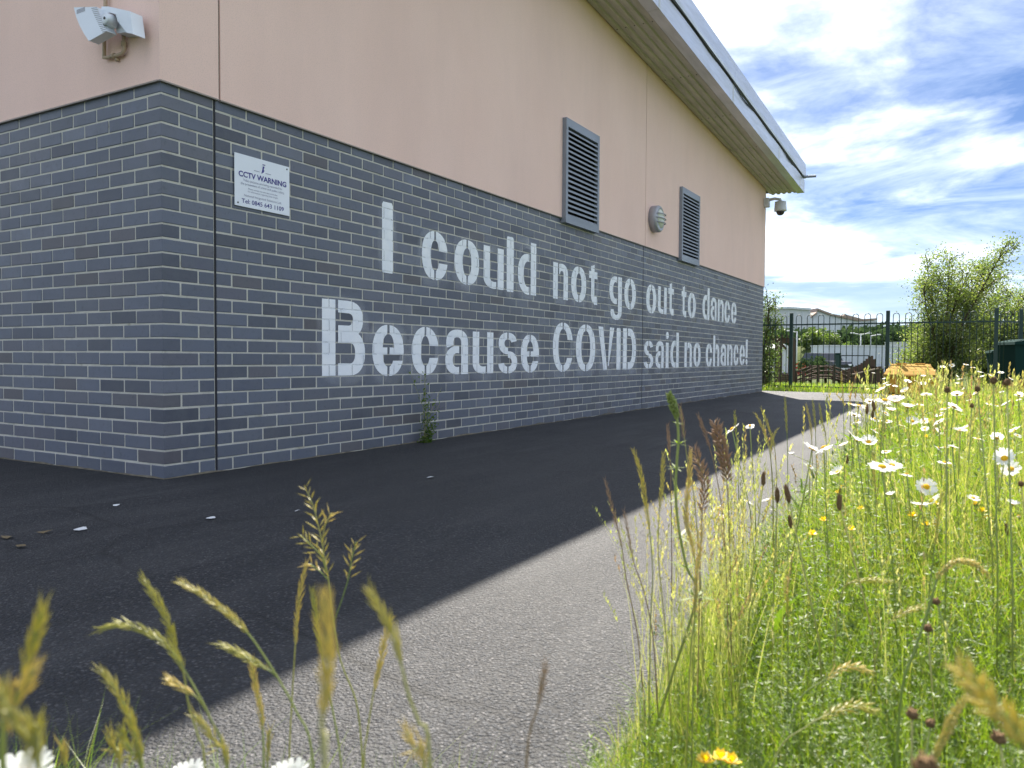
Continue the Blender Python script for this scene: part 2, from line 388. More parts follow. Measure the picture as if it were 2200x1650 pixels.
# tarmac outline: meadow edge, far end at the grass strip, round the building, and the near boundary below the frame
right = [(edge_x(y), y) for y in np.arange(-1.75, 13.2, .12)]
far = [(2.72, 13.3), (2.3, 13.75), (0.9, 13.95), (-.4, 14.05), (-14, 14.1)]
near = [(-14, -9), (0.5, -4.4)]
fr2 = np.array([FW[0], FW[1]]); fr2 /= np.linalg.norm(fr2); rt2 = np.array([fr2[1], -fr2[0]])
for s_ in np.linspace(-1.9, .62, 14):
    p = CAM[:2] + fr2*(0.97 + .03*math.sin(s_*9)) + rt2*s_; near.append(tuple(p))
poly = right + far + near
bm_ = MB(); bm_.add([(x, y, 0.0) for x, y in poly], [tuple(range(len(poly)))])
tag(bm_.obj('tarmac_path', M['tarmac']), kind='structure')
kerb = MB(); ky = np.arange(-1.7, 12.7, .4)
kerb.add([q_ for y_ in ky for q_ in ((edge_x(y_)-.005, y_, -.03), (edge_x(y_)+.06, y_, -.03))], [(2*i, 2*i+1, 2*i+3, 2*i+2) for i in range(len(ky)-1)])
kerb_o = tag(kerb.obj('kerb', M['concrete']), kind='structure')
y = -1.72; k = 0
while y < 12.6:
    l_ = .60 if y < 3 else .9
    x0, x1 = edge_x(y), edge_x(y+l_); b = MB()
    nseg = 7; vs = []
    for i in range(nseg+1):
        tt = i/nseg; yy = y + .008 + (l_-.016)*tt; xx = x0+(x1-x0)*tt
        j = lambda a: random.uniform(-a, a)
        vs += [(xx-.012+j(.008), yy, -.1), (xx-.010+j(.010), yy, .006+j(.006)), (xx+.065+j(.012), yy, .012+j(.008)), (xx+.075+j(.01), yy, -.1)]
    fs = [(4*i+a, 4*i+a+1, 4*i+a+5, 4*i+a+4) for i in range(nseg) for a in range(3)] + [(0, 1, 2, 3), (4*nseg+3, 4*nseg+2, 4*nseg+1, 4*nseg)]
    b.add(vs, fs); b.obj('kerb_stone', M['concrete'], kerb_o, fix=True); y += l_; k += 1

# ------------------------------------------------------------------ the building
B = empty('school_building', (0, 0, 0), 'single storey building with dark brick base and pink rendered walls', 'building')
L = 13.53; CO = .075; NC = 28; H0 = NC*CO; MJ1, MJ2 = .3375, 6.93; XW = -12.0
core = MB(); core.box(XW, -.10, .10, L-.02, -.1, 5.0); core.obj('inner_wall', M['void_black'], B)
mort = MB(); RC = -.0030
mort.box(-.10, RC, -RC, L, -.1, H0-.004); mort.box(XW, -.10, -RC, .10, -.1, H0-.004)
BW = mort.obj('brick_wall', M['mortar'], B)
for yj in (MJ1, MJ2):
    b = MB(); b.box(-.02, -.0014, yj-.0068, yj+.0068, -.05, H0-.006); b.obj('movement_joint', M['sealant'], B)
CH = .0028
def chbrick(l): b = MB(); b.cbox(-.09, 0, 0, l, 0, .0655, CH); return b
MESH = {}
def bmesh_for(l):
    k = round(l, 3)
    if k not in MESH: MESH[k] = chbrick(k).mesh('brick'); MESH[k].materials.append(M['brick'])
    return MESH[k]
units = []      # (wall, start, length, course)
def fill(wall, c, a, b, first):
    p = a
    for l in first + [.215]*100:
        if p >= b-.03: break
        l2 = min(l, b-p)
        units.append((wall, p, l2, c)); p += l2+.0095 if l2 == .215 else l2+.0095
for c in range(NC):
    evn = c % 2 == 0          # even courses: stretcher shows on the right wall, header on the left
    h1 = .2205 if evn else .1075
    h0 = .1075 if evn else .2205
    units.append(('Q', h0, h1, c))
    fill('R', c, h1+.0095, MJ1-.007, [.098] if evn else [.211])
    fill('R', c, MJ1+.007, MJ2-.007, [.1035] if evn else [.215])
    fill('R', c, MJ2+.007, L, [.1035] if (c+1) % 2 == 0 else [.215])
    fill('Lf', c, h0+.0095, 9.0, [.215])
def ctr(u):
    w, a, l, c = u; z = c*CO+.037
    return (0, a+l/2, z) if w == 'R' else ((-a-l/2, 0, z) if w == 'Lf' else (0, 0, z))
def vis(u):
    p = proj(ctr(u)); 
    if p[2] < .2 or not (-60 < p[0] < 2260 and -40 < p[1] < 1690): return 0
    w, a, l, c = u
    if w == 'R': e0, e1 = proj((0, a, c*CO)), proj((0, a+l, c*CO))
    elif w == 'Lf': e0, e1 = proj((-a-l, 0, c*CO)), proj((-a, 0, c*CO))
    else: e0, e1 = proj((-a, 0, c*CO)), proj((0, l, c*CO))
    return abs(e1[0]-e0[0])*(.066*F/p[2])
units.sort(key=vis, reverse=True)
VB = []; FB = []; RB = []; nvb = 0
NIND = 300
QM = {}
for i, (w, a, l, c) in enumerate(units):
    z = c*CO + .0048 + random.uniform(-.0012, .0012); dx = random.uniform(-.0016, .0010)
    if i < NIND:
        if w == 'Q':
            if (a, l) not in QM:
                b = MB(); b.cbox(-a, 0, 0, l, 0, .0655, CH); QM[(a, l)] = b.mesh('brick'); QM[(a, l)].materials.append(M['brick'])
            o = link('brick', QM[(a, l)], None, BW, (dx*.5, 0, z))
        elif w == 'R': o = link('brick', bmesh_for(l), None, BW, (dx, a, z))
        else:
            o = link('brick', bmesh_for(l), None, BW, (-(a+l), -dx, z)); o.rotation_euler = (0, 0, -math.pi/2)
    else:
        b = MB()
        if w == 'Q': b.cbox(-a, 0, 0, l, 0, .0655, CH); T = lambda p: p
        else: b.cbox(-.09, 0, 0, l, 0, .0655, CH)
        vv = np.array(b.v)
        if w == 'R': vv = vv + (dx, a, z)
        elif w == 'Lf': vv = np.stack([vv[:, 1]-(a+l), -vv[:, 0]-dx, vv[:, 2]+z], 1)
        else: vv = vv + (0, 0, z)
        VB.append(vv); RB.append(np.full(len(vv), random.random())); FB += [tuple(nvb+k for k in f) for f in b.f]; nvb += len(vv)
me = bpy.data.meshes.new('bricks'); me.from_pydata(np.concatenate(VB).tolist(), [], FB); me.update()
a_ = me.attributes.new('rnd', 'FLOAT', 'POINT'); a_.data.foreach_set('value', np.concatenate(RB).astype(np.float32))
tag(link('bricks', me, M['brick_far'], BW), kind='stuff')

fv = []; ff = []; seg = [(-x, 0, 0) for x in np.arange(9.0, 0, -.06)] + [(0, 0, 2)] + [(0, y_, 1) for y_ in np.arange(.06, L, .06)]
for i, (x, y_, sd_) in enumerate(seg):
    h_ = max(.0, .006+.016*noise.noise((x*3, y_*3, 7))+random.uniform(-.004, .005)); w_ = max(.003, .009+.016*noise.noise((x*2.3, y_*2.3, 3))+random.uniform(-.005, .005)); dx, dy = {0: (0, -1), 1: (1, 0), 2: (.7, -.7)}[sd_]
    fv += [(x+dx*w_, y_+dy*w_, .002), (x+dx*.0015, y_+dy*.0015, h_), (x-dx*.02, y_-dy*.02, h_)]
    if i: k_ = 3*i; ff += [(k_-3, k_, k_+1, k_-2), (k_-2, k_+1, k_+2, k_-1)]
me = bpy.data.meshes.new('base_fillet'); me.from_pydata(fv, [], ff); me.update(); link('base_fillet', me, M['concrete'], B)
# soffit line of the verge: z on wall as a function of y
ZS = lambda y: 4.735 - 0.0545*y
RX = .014
def rpanel(y0, y1, z0=H0-.012):
    b = MB(); b.prism([(y0, z0), (y1, z0), (y1, ZS(y1)+.06), (y0, ZS(y0)+.06)], lambda a, z: (-.09, a, z), lambda a, z: (RX, a, z))
    return b.obj('render_panel', M['render'], B, fix=True)
rpanel(-RX, .356); rpanel(.369, 6.943); rpanel(6.956, L-.012)
b = MB(); b.box(XW, -.09, -RX, .10, H0-.012, 4.75); b.obj('render_panel', M['render'], B)
for y0, y1 in ((-.016, .356), (.369, 6.943), (6.956, L)):
    b = MB(); b.box(.001, RX+.004, y0, y1, H0-.020, H0-.0125); b.obj('drip_bead', M['bead'], B)
b = MB(); b.box(XW, .0, -RX-.004, -.001, H0-.020, H0-.0125); b.obj('drip_bead', M['bead'], B)
b = MB(); b.box(-.02, RX+.003, L-.0115, L+.004, H0-.02, ZS(L)+.02); b.obj('corner_bead', M['white_metal'], B)
for yj in (.3625, 6.9495):
    b = MB(); b.box(-.06, .002, yj-.0064, yj+.0064, H0, ZS(yj)+.05); b.obj('render_joint', M['sealant'], B)

# roof: corrugated soffit, fascia bands, cap
WO = .664; Y0, Y1 = -.70, 13.97
def ribs(x0, x1, n, d):               # trapezoid profile across x
    pts = []; s_ = (x1-x0)/n
    for i in range(n):
        a = x0+i*s_; pts += [(a, 0), (a+s_*.30, 0), (a+s_*.42, d), (a+s_*.88, d)]
    pts.append((x1, 0)); return pts
def soffit(y0, y1, name):
    pr = ribs(RX-.02, .525, 5, -.022); b = MB(); vs = []
    for yy in (y0, y1): vs += [(x, yy, ZS(yy)+.022+d) for x, d in pr] + [(x, yy, ZS(yy)+.05) for x, d in pr]
    n = len(pr); fs = []
    for i in range(n-1):
        fs += [(i, i+1, 2*n+i+1, 2*n+i), (n+i+1, n+i, 3*n+i, 3*n+i+1), (i+1, i, n+i, n+i+1), (2*n+i, 2*n+i+1, 3*n+i+1, 3*n+i)]
    b.add(vs, fs); return b.obj(name, M['soffit_metal'], B, fix=True)
RF = soffit(Y0, L-.004, 'soffit_sheet'); soffit(L+.006, Y1-.02, 'soffit_sheet')
scr = 0
for yy in np.arange(1.0, 13.6, 1.62):
    for i in range(5):
        xx = RX-.02 + (.525-RX+.02)/5*(i+.65); zc = ZS(yy)
        b = MB(); b.lathe([(.009, .004), (.009, -.003), (.004, -.006)], (xx, yy, zc), (0, 0, 1), 8); b.obj('screw', M['dark_metal'], RF)
def band(poly, y0, y1, name, mat):
    b = MB(); b.prism(poly, lambda x, z: (x, y0, z+ZS(y0)), lambda x, z: (x, y1, z+ZS(y1))); return b.obj(name, mat, B, fix=True)
cuts = [Y0, 2.6, 5.6, 8.6, 11.6, 13.50, Y1]
for a, c in zip(cuts[:-1], cuts[1:]):
    a += .002; c -= .002
    band([(.525, -.012), (WO, -.012), (WO, .235), (WO-.015, .235), (WO-.015, .005), (.525, .005)], a, c, 'lower_fascia', M['fascia_metal'])
    band([(WO-.03, .268), (WO+.022, .268), (WO+.030, .30), (WO+.012, .55), (WO-.10, .575), (WO-.10, .27)], a, c, 'upper_fascia', M['fascia_metal'])
for a in cuts[1:-1]:
    band([(WO, -.015), (WO+.003, -.015), (WO+.003, .236), (WO, .236)], a-.02, a+.02, 'joint_cover', M['white_metal'])
band([(.0, .06), (WO-.02, .06), (WO-.02, .27), (WO-.06, .53), (0, .53)], Y0+.01, Y1-.015, 'fascia_core', M['dark_metal'])
b = MB(); b.prism([(XW-.5, .53), (WO-.09, .53), (WO-.09, .60), (XW-.5, .60)], lambda x, z: (x, Y0, z+ZS(Y0)), lambda x, z: (x, Y1-.001, z+ZS(Y1)))
b.obj('roof', M['fascia_metal'], B, fix=True)
b = MB(); b.prism([(XW, .05), (-.09, .05), (-.09, .52), (XW, .52)], lambda x, z: (x, .105, z+ZS(0)), lambda x, z: (x, L-.03, z+ZS(L))); b.obj('roof_void', M['void_black'], B, fix=True)
b = MB(); b.box(XW-.5, WO-.02, Y0-.02, Y0, ZS(Y0)-.01, ZS(Y0)+.56); b.obj('end_fascia', M['fascia_metal'], B)
b = MB(); b.box(XW-.5, WO-.02, Y1-.014, Y1+.004, ZS(Y1)+.045, ZS(Y1)+.54); b.obj('end_fascia', M['fascia_metal'], B)
b = MB(); b.box(XW, 0, Y0, -.02, ZS(0)-.0, ZS(0)+.04); b.obj('soffit_sheet', M['soffit_metal'], B)
b = MB(); yy = 13.80; b.tube([(WO-.02, yy, ZS(yy)+.262), (WO+.24, yy+.02, ZS(yy)+.255)], .026, 12); b.obj('overflow_pipe', M['louvre_metal'], B)
pts = []
for i, yy in enumerate(np.linspace(Y0+.3, 13.6, 60)):
    sag = .0 + .02*math.sin(i*.9)*(1 if i % 7 else 0) - (.06*math.exp(-((yy-9.2)/.6)**2)) - (.05*math.exp(-((yy-12.4)/.5)**2))
    pts.append((WO+.012, yy, ZS(yy)+.25+sag*.7))
b = MB(); b.tube(pts, .008, 6); b.obj('loose_cable', M['cable'], B)
# louvre vents
def vent(y0, y1, z0, z1):
    fw, ft = .045, .05; X0, X1 = RX-.01, RX+.045
    b = MB(); b.box(X0, X1, y0, y0+fw, z0, z1); b.box(X0, X1, y1-fw, y1, z0, z1)
    b.box(X0, X1-.0005, y0+fw, y1-fw, z1-.085, z1); b.box(X0, X1-.0005, y0+fw, y1-fw, z0, z0+.07)
    fr = b.obj('louvre_vent', M['louvre_metal'], B)
    b = MB(); b.box(X0-.012, RX+.004, y0+fw-.01, y1-fw+.01, z0+.05, z1-.06); b.obj('backing', M['void_black'], fr)
    n = 18; st = (z1-.085-z0-.07)/n
    for i in range(n):
        zb = z0+.07+i*st; b = MB()
        b.prism([(X1-.002, zb), (X1-.003, zb+st*.36), (X1-.020, zb+st*.62), (X1-.021, zb+st*.55), (X1-.005, zb+.002)],
                lambda x, z: (x, y0+fw, z), lambda x, z: (x, y1-fw, z)); b.obj('slat', M['louvre_metal'], fr, fix=True)
vent(4.60, 5.42, 2.035, 3.095); vent(8.27, 9.10, 2.045, 3.085)

# ------------------------------------------------------------------ painted slogan (stencil glyphs, clipped brick by brick)
def clip(poly, ax, val, keep_less):
    out = []; n = len(poly)
    for i in range(n):
        p, q_ = poly[i], poly[(i+1) % n]; a = p[ax]-val; c = q_[ax]-val
        if keep_less: a, c = -a, -c
        if a >= 0: out.append(p)
        if (a > 0 and c < 0) or (a < 0 and c > 0):
            t = a/(a-c); out.append((p[0]+(q_[0]-p[0])*t, p[1]+(q_[1]-p[1])*t))
    return out if len(out) > 2 else []
def rectclip(p, a0, a1, b0, b1):
    for ax, v, kl in ((0, a1, True), (0, a0, False), (1, b1, True), (1, b0, False)):
        p = clip(p, ax, v, kl)
        if not p: return p
    return p
def cutgap(polys, x0, x1, y0=-9, y1=9):          # remove the strip x0..x1 for y0..y1
    out = []
    for p in polys:
        out += [clip(p, 0, x0, True), clip(p, 0, x1, False)]
        mid = clip(clip(p, 0, x0, False) or [], 0, x1, True) if clip(p, 0, x0, False) else []
        if mid: out += [clip(mid, 1, y0, True), clip(mid, 1, y1, False)]
    return [p for p in out if p]
rect = lambda a, b_, c, d: [[(a, c), (b_, c), (b_, d), (a, d)]]
def ring(cx, cy, rx, ry, tx, ty, a0=0, a1=360, n=36, ex=2.25):
    out = []; m = max(3, int(n*(a1-a0)/360))
    def P(a, X, Y):
        c, s_ = math.cos(a), math.sin(a); e = 2/ex
        return (cx + X*math.copysign(abs(c)**e, c), cy + Y*math.copysign(abs(s_)**e, s_))
    for i in range(m):
        a = math.radians(a0+(a1-a0)*i/m); c = math.radians(a0+(a1-a0)*(i+1)/m)
        out.append([P(a, rx, ry), P(c, rx, ry), P(c, rx-tx, ry-ty), P(a, rx-tx, ry-ty)])
    return out
def disc(cx, cy, rx, ry, n=16): return [[(cx+rx*math.cos(2*math.pi*i/n), cy+ry*math.sin(2*math.pi*i/n)) for i in range(n)]]
K = lambda ps, ax, v, less: [c for c in (clip(p, ax, v, less) for p in ps) if c]
O_ = lambda ty=.19, tx=.33: cutgap(ring(.5, .5, .5, .5, tx, ty), .47, .53)
def C_(ty=.19, tx=.34, y0=.36, y1=.61):
    r = ring(.5, .5, .5, .5, tx, ty); r = K(r, 0, .55, True) + K(K(r, 0, .55, False), 1, y1, False) + K(K(r, 0, .55, False), 1, y0, True)
    return cutgap(r, .47, .53)
def arch(x0, x1, top, tk, ty):      # n-like arch and right leg, from x0
    r = ring((x0+x1)/2-.12, top-.30, x1-(x0+x1)/2+.12, .30, tk, ty, 0, 180, 36)
    return K(r, 0, x0, False) + rect(x1-tk, x1, 0, top-.30)
def S_():
    r = ring(.5, .735, .48, .265, .30, .165, 12, 270) + ring(.5, .275, .5, .275, .30, .165, -172, 90)
    return cutgap(cutgap(r, .465, .535, -9, .83), .465, .535, .17, 9) if 0 else cutgap_tb(r)
def cutgap_tb(r):
    out = []
    for p in r:
        top = clip(p, 1, .83, False); bot = clip(p, 1, .17, True); mid = clip(p, 1, .83, True); mid = clip(mid, 1, .17, False) if mid else []
        if mid: out.append(mid)
        for q_ in (top, bot):
            if q_: out += cutgap([q_], .465, .535)
    return [p for p in out if p]
def A_():
    up = ring(.52, .70, .48, .30, .31, .17, 0, 180); up += K(K(ring(.52, .70, .48, .30, .31, .17, 180, 200), 0, .5, True), 1, .60, False)
    bowl = K(ring(.52, .315, .52, .315, .32, .16), 0, .60, True)
    return up + rect(.69, 1, 0, .70) + bowl
def E_():
    r = ring(.5, .5, .5, .5, .32, .18); r = K(r, 0, .58, True) + K(K(r, 0, .58, False), 1, .42, False) + K(K(r, 0, .58, False), 1, .30, True)
    return cutgap(r + rect(.25, .75, .42, .56), .465, .535)
def U_(): 
    r = K(ring(.52, .26, .52, .26, .31, .17, 180, 360), 0, .62, True)
    return rect(0, .31, .26, 1) + r + rect(.69, 1, 0, 1)
def D_(): return K(ring(.55, .385, .55, .385, .31, .145), 0, .62, True) + rect(.69, 1, 0, 1)
def N_(t=.31): return rect(0, t, 0, 1) + arch(.39, 1, 1, t, .20)
def H_(): return rect(0, .31, 0, 1) + arch(.39, 1, .72, .31, .15)
def T_(): return [[(.24, .2), (.64, .2), (.64, .97), (.24, .92), ]] + rect(0, .24, .63, .80) + rect(.64, 1, .63, .80) + K(ring(.95, .20, .71, .20, .31, .20, 180, 274), 0, 1, True) + rect(.60, 1, 0, .17)
def G_():
    return K(ring(.5, .68, .5, .32, .30, .13), 0, .61, True) + rect(.69, 1, .20, 1) + K(ring(.55, .20, .45, .20, .29, .115, 180, 360), 0, 2, True) + rect(.12, .36, .19, .235)
def Bcap():
    r = rect(0, .30, 0, 1)
    for y0, y1, x1 in ((.505, 1, .95), (0, .60, 1.0)):
        h = (y1-y0)/2; c = ring(x1-.36, y0+h, .36, h, .245, .165, -90, 90)
        r += c + rect(.36, x1-.36, y1-.165, y1) + rect(.36, x1-.36, y0, y0+.165)
    return r
def Dcap(): return rect(0, .30, 0, 1) + ring(.50, .5, .5, .5, .30, .18, -90, 90) + rect(.37, .50, .82, 1) + rect(.37, .50, 0, .18)
V_ = lambda: [[(0, 1), (.29, 1), (.56, 0), (.33, 0)], [(.72, 1), (1, 1), (.66, .09), (.60, .10)]]
I_ = lambda: [[(.06, 0), (.96, 0), (1, .04), (1, .96), (.9, 1), (.1, 1), (0, .96), (0, .04)]]
i_ = lambda: rect(0, 1, 0, .705) + disc(.5, .90, .5, .10)
X_ = lambda: rect(0, 1, .27, 1) + disc(.5, .115, .5, .115)
GL = dict(I=I_, c=C_, o=O_, u=U_, l=I_, d=D_, n=N_, t=T_, g=G_, a=A_, e=E_, B=Bcap, s=S_, V=V_, D=Dcap, i=i_, h=H_)
GL['C'] = lambda: C_(.13, .27, .28, .65); GL['O'] = lambda: O_(.14, .27); GL['!'] = X_
LINE1 = [('I', 820.4, 843.5, 434.7, 586.7), ('c', 905.7, 961.5, 497.2, 601.7), ('o', 975.8, 1028.9, 515, 612.1), ('u', 1038.4, 1081.6, 531, 620.4),
 ('l', 1088.1, 1103.2, 509, 627.3), ('d', 1112.3, 1151.5, 519, 632.6), ('n', 1188, 1219.8, 566, 643.1), ('o', 1226.7, 1259.1, 572.5, 649.3),
 ('t', 1265.3, 1283.1, 565.9, 654.2), ('g', 1308.6, 1335.4, 593.7, 687.1), ('o', 1341, 1365.6, 599, 665.2), ('o', 1388, 1409.8, 611.3, 673.5),
 ('u', 1413.1, 1432, 616.5, 674.5), ('t', 1435.5, 1447.1, 605.3, 677.3), ('t', 1464, 1474.2, 612.4, 681.1), ('o', 1477.5, 1494.4, 629, 683.6),
 ('d', 1509.1, 1524, 617.5, 687.1), ('a', 1526.5, 1539.1, 639.3, 688.2), ('n', 1542, 1554.4, 644, 691.5), ('c', 1556, 1568, 646.2, 693.6), ('e', 1570.7, 1582, 649.8, 695.3)]
LINE2 = [('B', 691.2, 783.7, 645.5, 807.2), ('e', 799.4, 866.8, 698.1, 807.8), ('c', 884.3, 941.5, 702.5, 806), ('a', 956, 1005, 707.8, 804.1),
 ('u', 1015, 1059.4, 713.3, 802.3), ('s', 1069.8, 1110.8, 714.5, 802.1), ('e', 1118.7, 1157.2, 719, 800.3), ('C', 1187.3, 1230.4, 692.8, 798.6),
 ('O', 1236.9, 1278.5, 697, 797.5), ('V', 1284.8, 1319, 702.6, 794.9), ('I', 1324.2, 1332.9, 705, 794.1), ('D', 1337.8, 1365.8, 706.1, 793.4),
 ('s', 1383, 1403.1, 732.5, 791.9), ('a', 1407.8, 1425.9, 732.8, 791), ('i', 1430, 1436.2, 713, 791), ('d', 1440, 1457.8, 714, 790.2),
 ('n', 1470.2, 1486.2, 736.3, 788.4), ('o', 1489.4, 1504.7, 736.4, 788.1), ('c', 1516, 1529.5, 738.5, 787.5), ('h', 1532.1, 1545.1, 721, 787.1),
 ('a', 1547.9, 1559.4, 739.9, 785.7), ('n', 1562, 1573.3, 740.6, 785.1), ('c', 1575.9, 1586.3, 740.2, 785.1), ('e', 1588.6, 1599.9, 740.8, 784.5), ('!', 1601.9, 1605.8, 729.6, 783.4)]
rows = {}
for w, a, l, c in units:
    if w == 'R': rows.setdefault(c, []).append((a, l))
    elif w == 'Q': rows.setdefault(c, []).append((0, l))
for c in rows: rows[c].sort()
def brickwise(polys, out_b, out_m):
    for p in polys:
        a0 = min(q_[0] for q_ in p); a1 = max(q_[0] for q_ in p); b0 = min(q_[1] for q_ in p); b1 = max(q_[1] for q_ in p)
        for c in range(max(0, int(b0/CO)-1), min(NC, int(b1/CO)+2)):
            z0 = c*CO+.0048; z1 = z0+.0655
            s_ = rectclip(p, a0-1, a1+1, z1-CH*.4, c*CO+CO+.0048+CH*.4)
            if s_: out_m.append(s_)
            prev = None
            for (a, l) in rows[c]:
                if a > a1+.3 or a+l < a0-.3: prev = a+l; continue
                s_ = rectclip(p, a-.0002, a+l+.0002, z0-.0002, z1+.0002)
                if s_: out_b.append(s_)
                if prev is not None:
                    s_ = rectclip(p, prev-CH*.4, a+CH*.4, z0, z1)
                    if s_: out_m.append(s_)
                prev = a+l
def place(g, xl, xr, vt, vb):
    vm = (vt+vb)/2; uc = (xl+xr)/2
    ya, yb = onX(xl, vm)[1], onX(xr, vm)[1]; zt, zb = onX(uc, vt)[2], onX(uc, vb)[2]
    return ya, yb, zb, zt
for line in (LINE1, LINE2):
    for g, xl, xr, vt, vb in line:
        ya, yb, zb, zt = place(g, xl, xr, vt, vb)
        ps = []
        for p in GL[g]():
            ps.append([(ya+(yb-ya)*x + .0025*noise.noise((x*3+ya*7, y_*3, 1)), zb+(zt-zb)*y_ + .0025*noise.noise((x*3, y_*3+ya*5, 5))) for x, y_ in p])
        b = MB(); lay = []
        for k_, p1 in enumerate(ps):
            ob, om = [], []; brickwise([p1], ob, om); e_x = 1.6e-5*(k_ % 40); lay += [(p, .0021+e_x) for p in ob] + [(p, RC+.0026+e_x) for p in om]
        if 1:
            for p, X in lay:
                ar = sum(p[i][0]*p[(i+1) % len(p)][1]-p[(i+1) % len(p)][0]*p[i][1] for i in range(len(p)))
                q_ = p if ar > 0 else p[::-1]
                b.add([(X, a, z) for a, z in q_], [tuple(range(len(q_)))])
        lo = b.obj('painted_letter', M['white_spray_paint'], BW)
        # fine mist of overspray round the letter, fading outwards
        vs, fs, ed = [], [], []
        cx, cz = (ya+yb)/2, (zb+zt)/2; hx, hz = (yb-ya)/2, (zt-zb)/2; n = 20; ovx = .0009 + .0001*(len(bpy.data.meshes) % 7)
        for k_, (gx, e) in enumerate(((.75, .9), (1.05, .55), (1.0, 0.0))):
            pad = .035*k_
            for j in range(n):
                w = 2*math.pi*j/n; vs.append((ovx, cx+(hx*gx+pad)*math.copysign(abs(math.cos(w))**.7, math.cos(w)), cz-.012*k_+(hz*gx+pad)*math.copysign(abs(math.sin(w))**.7, math.sin(w)))); ed.append(e)
        for k_ in range(2):
            for j in range(n): fs.append((k_*n+j, k_*n+(j+1) % n, (k_+1)*n+(j+1) % n, (k_+1)*n+j))
        me = bpy.data.meshes.new('overspray'); me.from_pydata(vs, [], fs); me.update()
        a_ = me.attributes.new('edge', 'FLOAT', 'POINT'); a_.data.foreach_set('value', ed); link('overspray', me, M['overspray'], BW)

# ------------------------------------------------------------------ warning sign
def text_mesh(s, size, bold=0.0):
    cu = bpy.data.curves.new('txt', 'FONT'); cu.body = s; cu.size = size; cu.align_x = 'CENTER'; cu.offset = bold; cu.resolution_u = 3
    o = bpy.data.objects.new('txt', cu); me = bpy.data.meshes.new_from_object(o)
    bpy.data.objects.remove(o); bpy.data.curves.remove(cu); return me
SG = empty('warning_sign', (.006, .4665, 1.522), 'white camera warning sign with blue lettering screwed to dark bricks', 'sign')
b = MB(); b.cbox(0, .004, 0, .4195, 0, .300, .0008); b.obj('sign_panel', M['sign_white'], SG)
def sign_text(s, size, yc, z, wid, mat, bold=0):
    me = text_mesh(s, size, bold); co = np.array([v.co[:] for v in me.vertices])
    w = co[:, 0].max()-co[:, 0].min(); k_ = wid/w; cx = (co[:, 0].max()+co[:, 0].min())/2
    for v in me.vertices: v.co = (.0052, yc+(v.co.x-cx)*k_, z+v.co.y)
    link('lettering', me, M[mat], SG)
sign_text('CCTV WARNING', .044, .2100, .172, .365, 'sign_blue', .0012)
sign_text('Video pictures are being recorded for', .020, .2100, .148, .300, 'sign_grey')
sign_text('the prevention of crime and public safety.', .020, .2100, .127, .335, 'sign_grey')
sign_text('Please contact the site data controller', .014, .2100, .105, .225, 'sign_grey')
sign_text('for information regarding data images.', .014, .2100, .089, .232, 'sign_grey')
sign_text('National Integrated Solutions Ltd.', .019, .2100, .062, .285, 'sign_grey')
sign_text('Tel: 0845 643 1109', .036, .2100, .022, .322, 'sign_blue', .0003)
b = MB(); e_ = lambda P: b.add([(.0052, a, z) for a, z in P], [tuple(range(len(P)))])
e_([(.205, .268), (.226, .268), (.226, .274), (.205, .274)]); e_([(.207, .262), (.221, .262), (.214, .242), (.220, .236), (.214, .230), (.213, .224), (.206, .224), (.203, .218), (.196, .218), (.204, .244)])
b.obj('emblem', M['sign_blue'], SG)
b = MB(); [b.box(.0048, .0052, a, a+.042, z, z+.0035) for a, z in ((.140, .222), (.228, .222))]; b.obj('emblem_lines', M['sign_grey'], SG)
for a, z in ((.022, .018), (.398, .283)):
    b = MB(); b.lathe([(.005, 0), (.005, .0025), (.002, .0035)], (.004, a, z), (1, 0, 0), 10); b.obj('screw', M['dark_metal'], SG)

# ------------------------------------------------------------------ bulkhead lamp
LP = empty('bulkhead_lamp', (RX, 7.22, 2.465), 'round grey bulkhead lamp with guard bars between the two louvre vents', 'lamp')
b = MB(); b.lathe([(.172, -.002), (.172, .085), (.160, .10), (.128, .112), (.128, .098)], (0, 0, 0), (1, 0, 0), 32); b.obj('housing', M['lamp_metal'], LP, True)
b = MB(); b.lathe([(.128, .10), (.124, .108), (.095, .125), (.05, .136), (.006, .139)], (0, 0, 0), (1, 0, 0), 32); b.obj('diffuser', M['diffuser'], LP, True)
for dz in (-.055, 0, .055):
    w = math.sqrt(.15**2-dz**2)
    b = MB(); b.tube([(.10, -w, dz), (.135, -w*.8, dz), (.155, -w*.3, dz), (.158, 0, dz), (.155, w*.3, dz), (.135, w*.8, dz), (.10, w, dz)], .007, 8); b.obj('guard_bar', M['lamp_metal'], LP, True)

# ------------------------------------------------------------------ dome camera on the far corner
DC = empty('dome_camera', (RX, 13.40, 3.665), 'white dome security camera on a bracket under the roof end', 'security camera')
b = MB(); b.cbox(-.004, .10, -.06, .06, -.03, .15, .012); b.obj('wall_bracket', M['white_metal'], DC)
b = MB(); b.tube([(.08, 0, .11), (.20, 0, .125), (.30, 0, .10), (.31, 0, .05)], [.03, .028, .028, .04], 12); b.obj('arm', M['white_metal'], DC, True)
b = MB(); b.lathe([(.05, .07), (.105, .055), (.115, -.09), (.118, -.125), (.09, -.130)], (.31, 0, 0), (0, 0, 1), 24); b.obj('housing', M['white_metal'], DC, True)
b = MB(); b.lathe([(.080, -.128), (.078, -.150), (.062, -.185), (.035, -.205), (.004, -.210)], (.31, 0, 0), (0, 0, 1), 24); b.obj('dome', M['dome_glass'], DC, True)

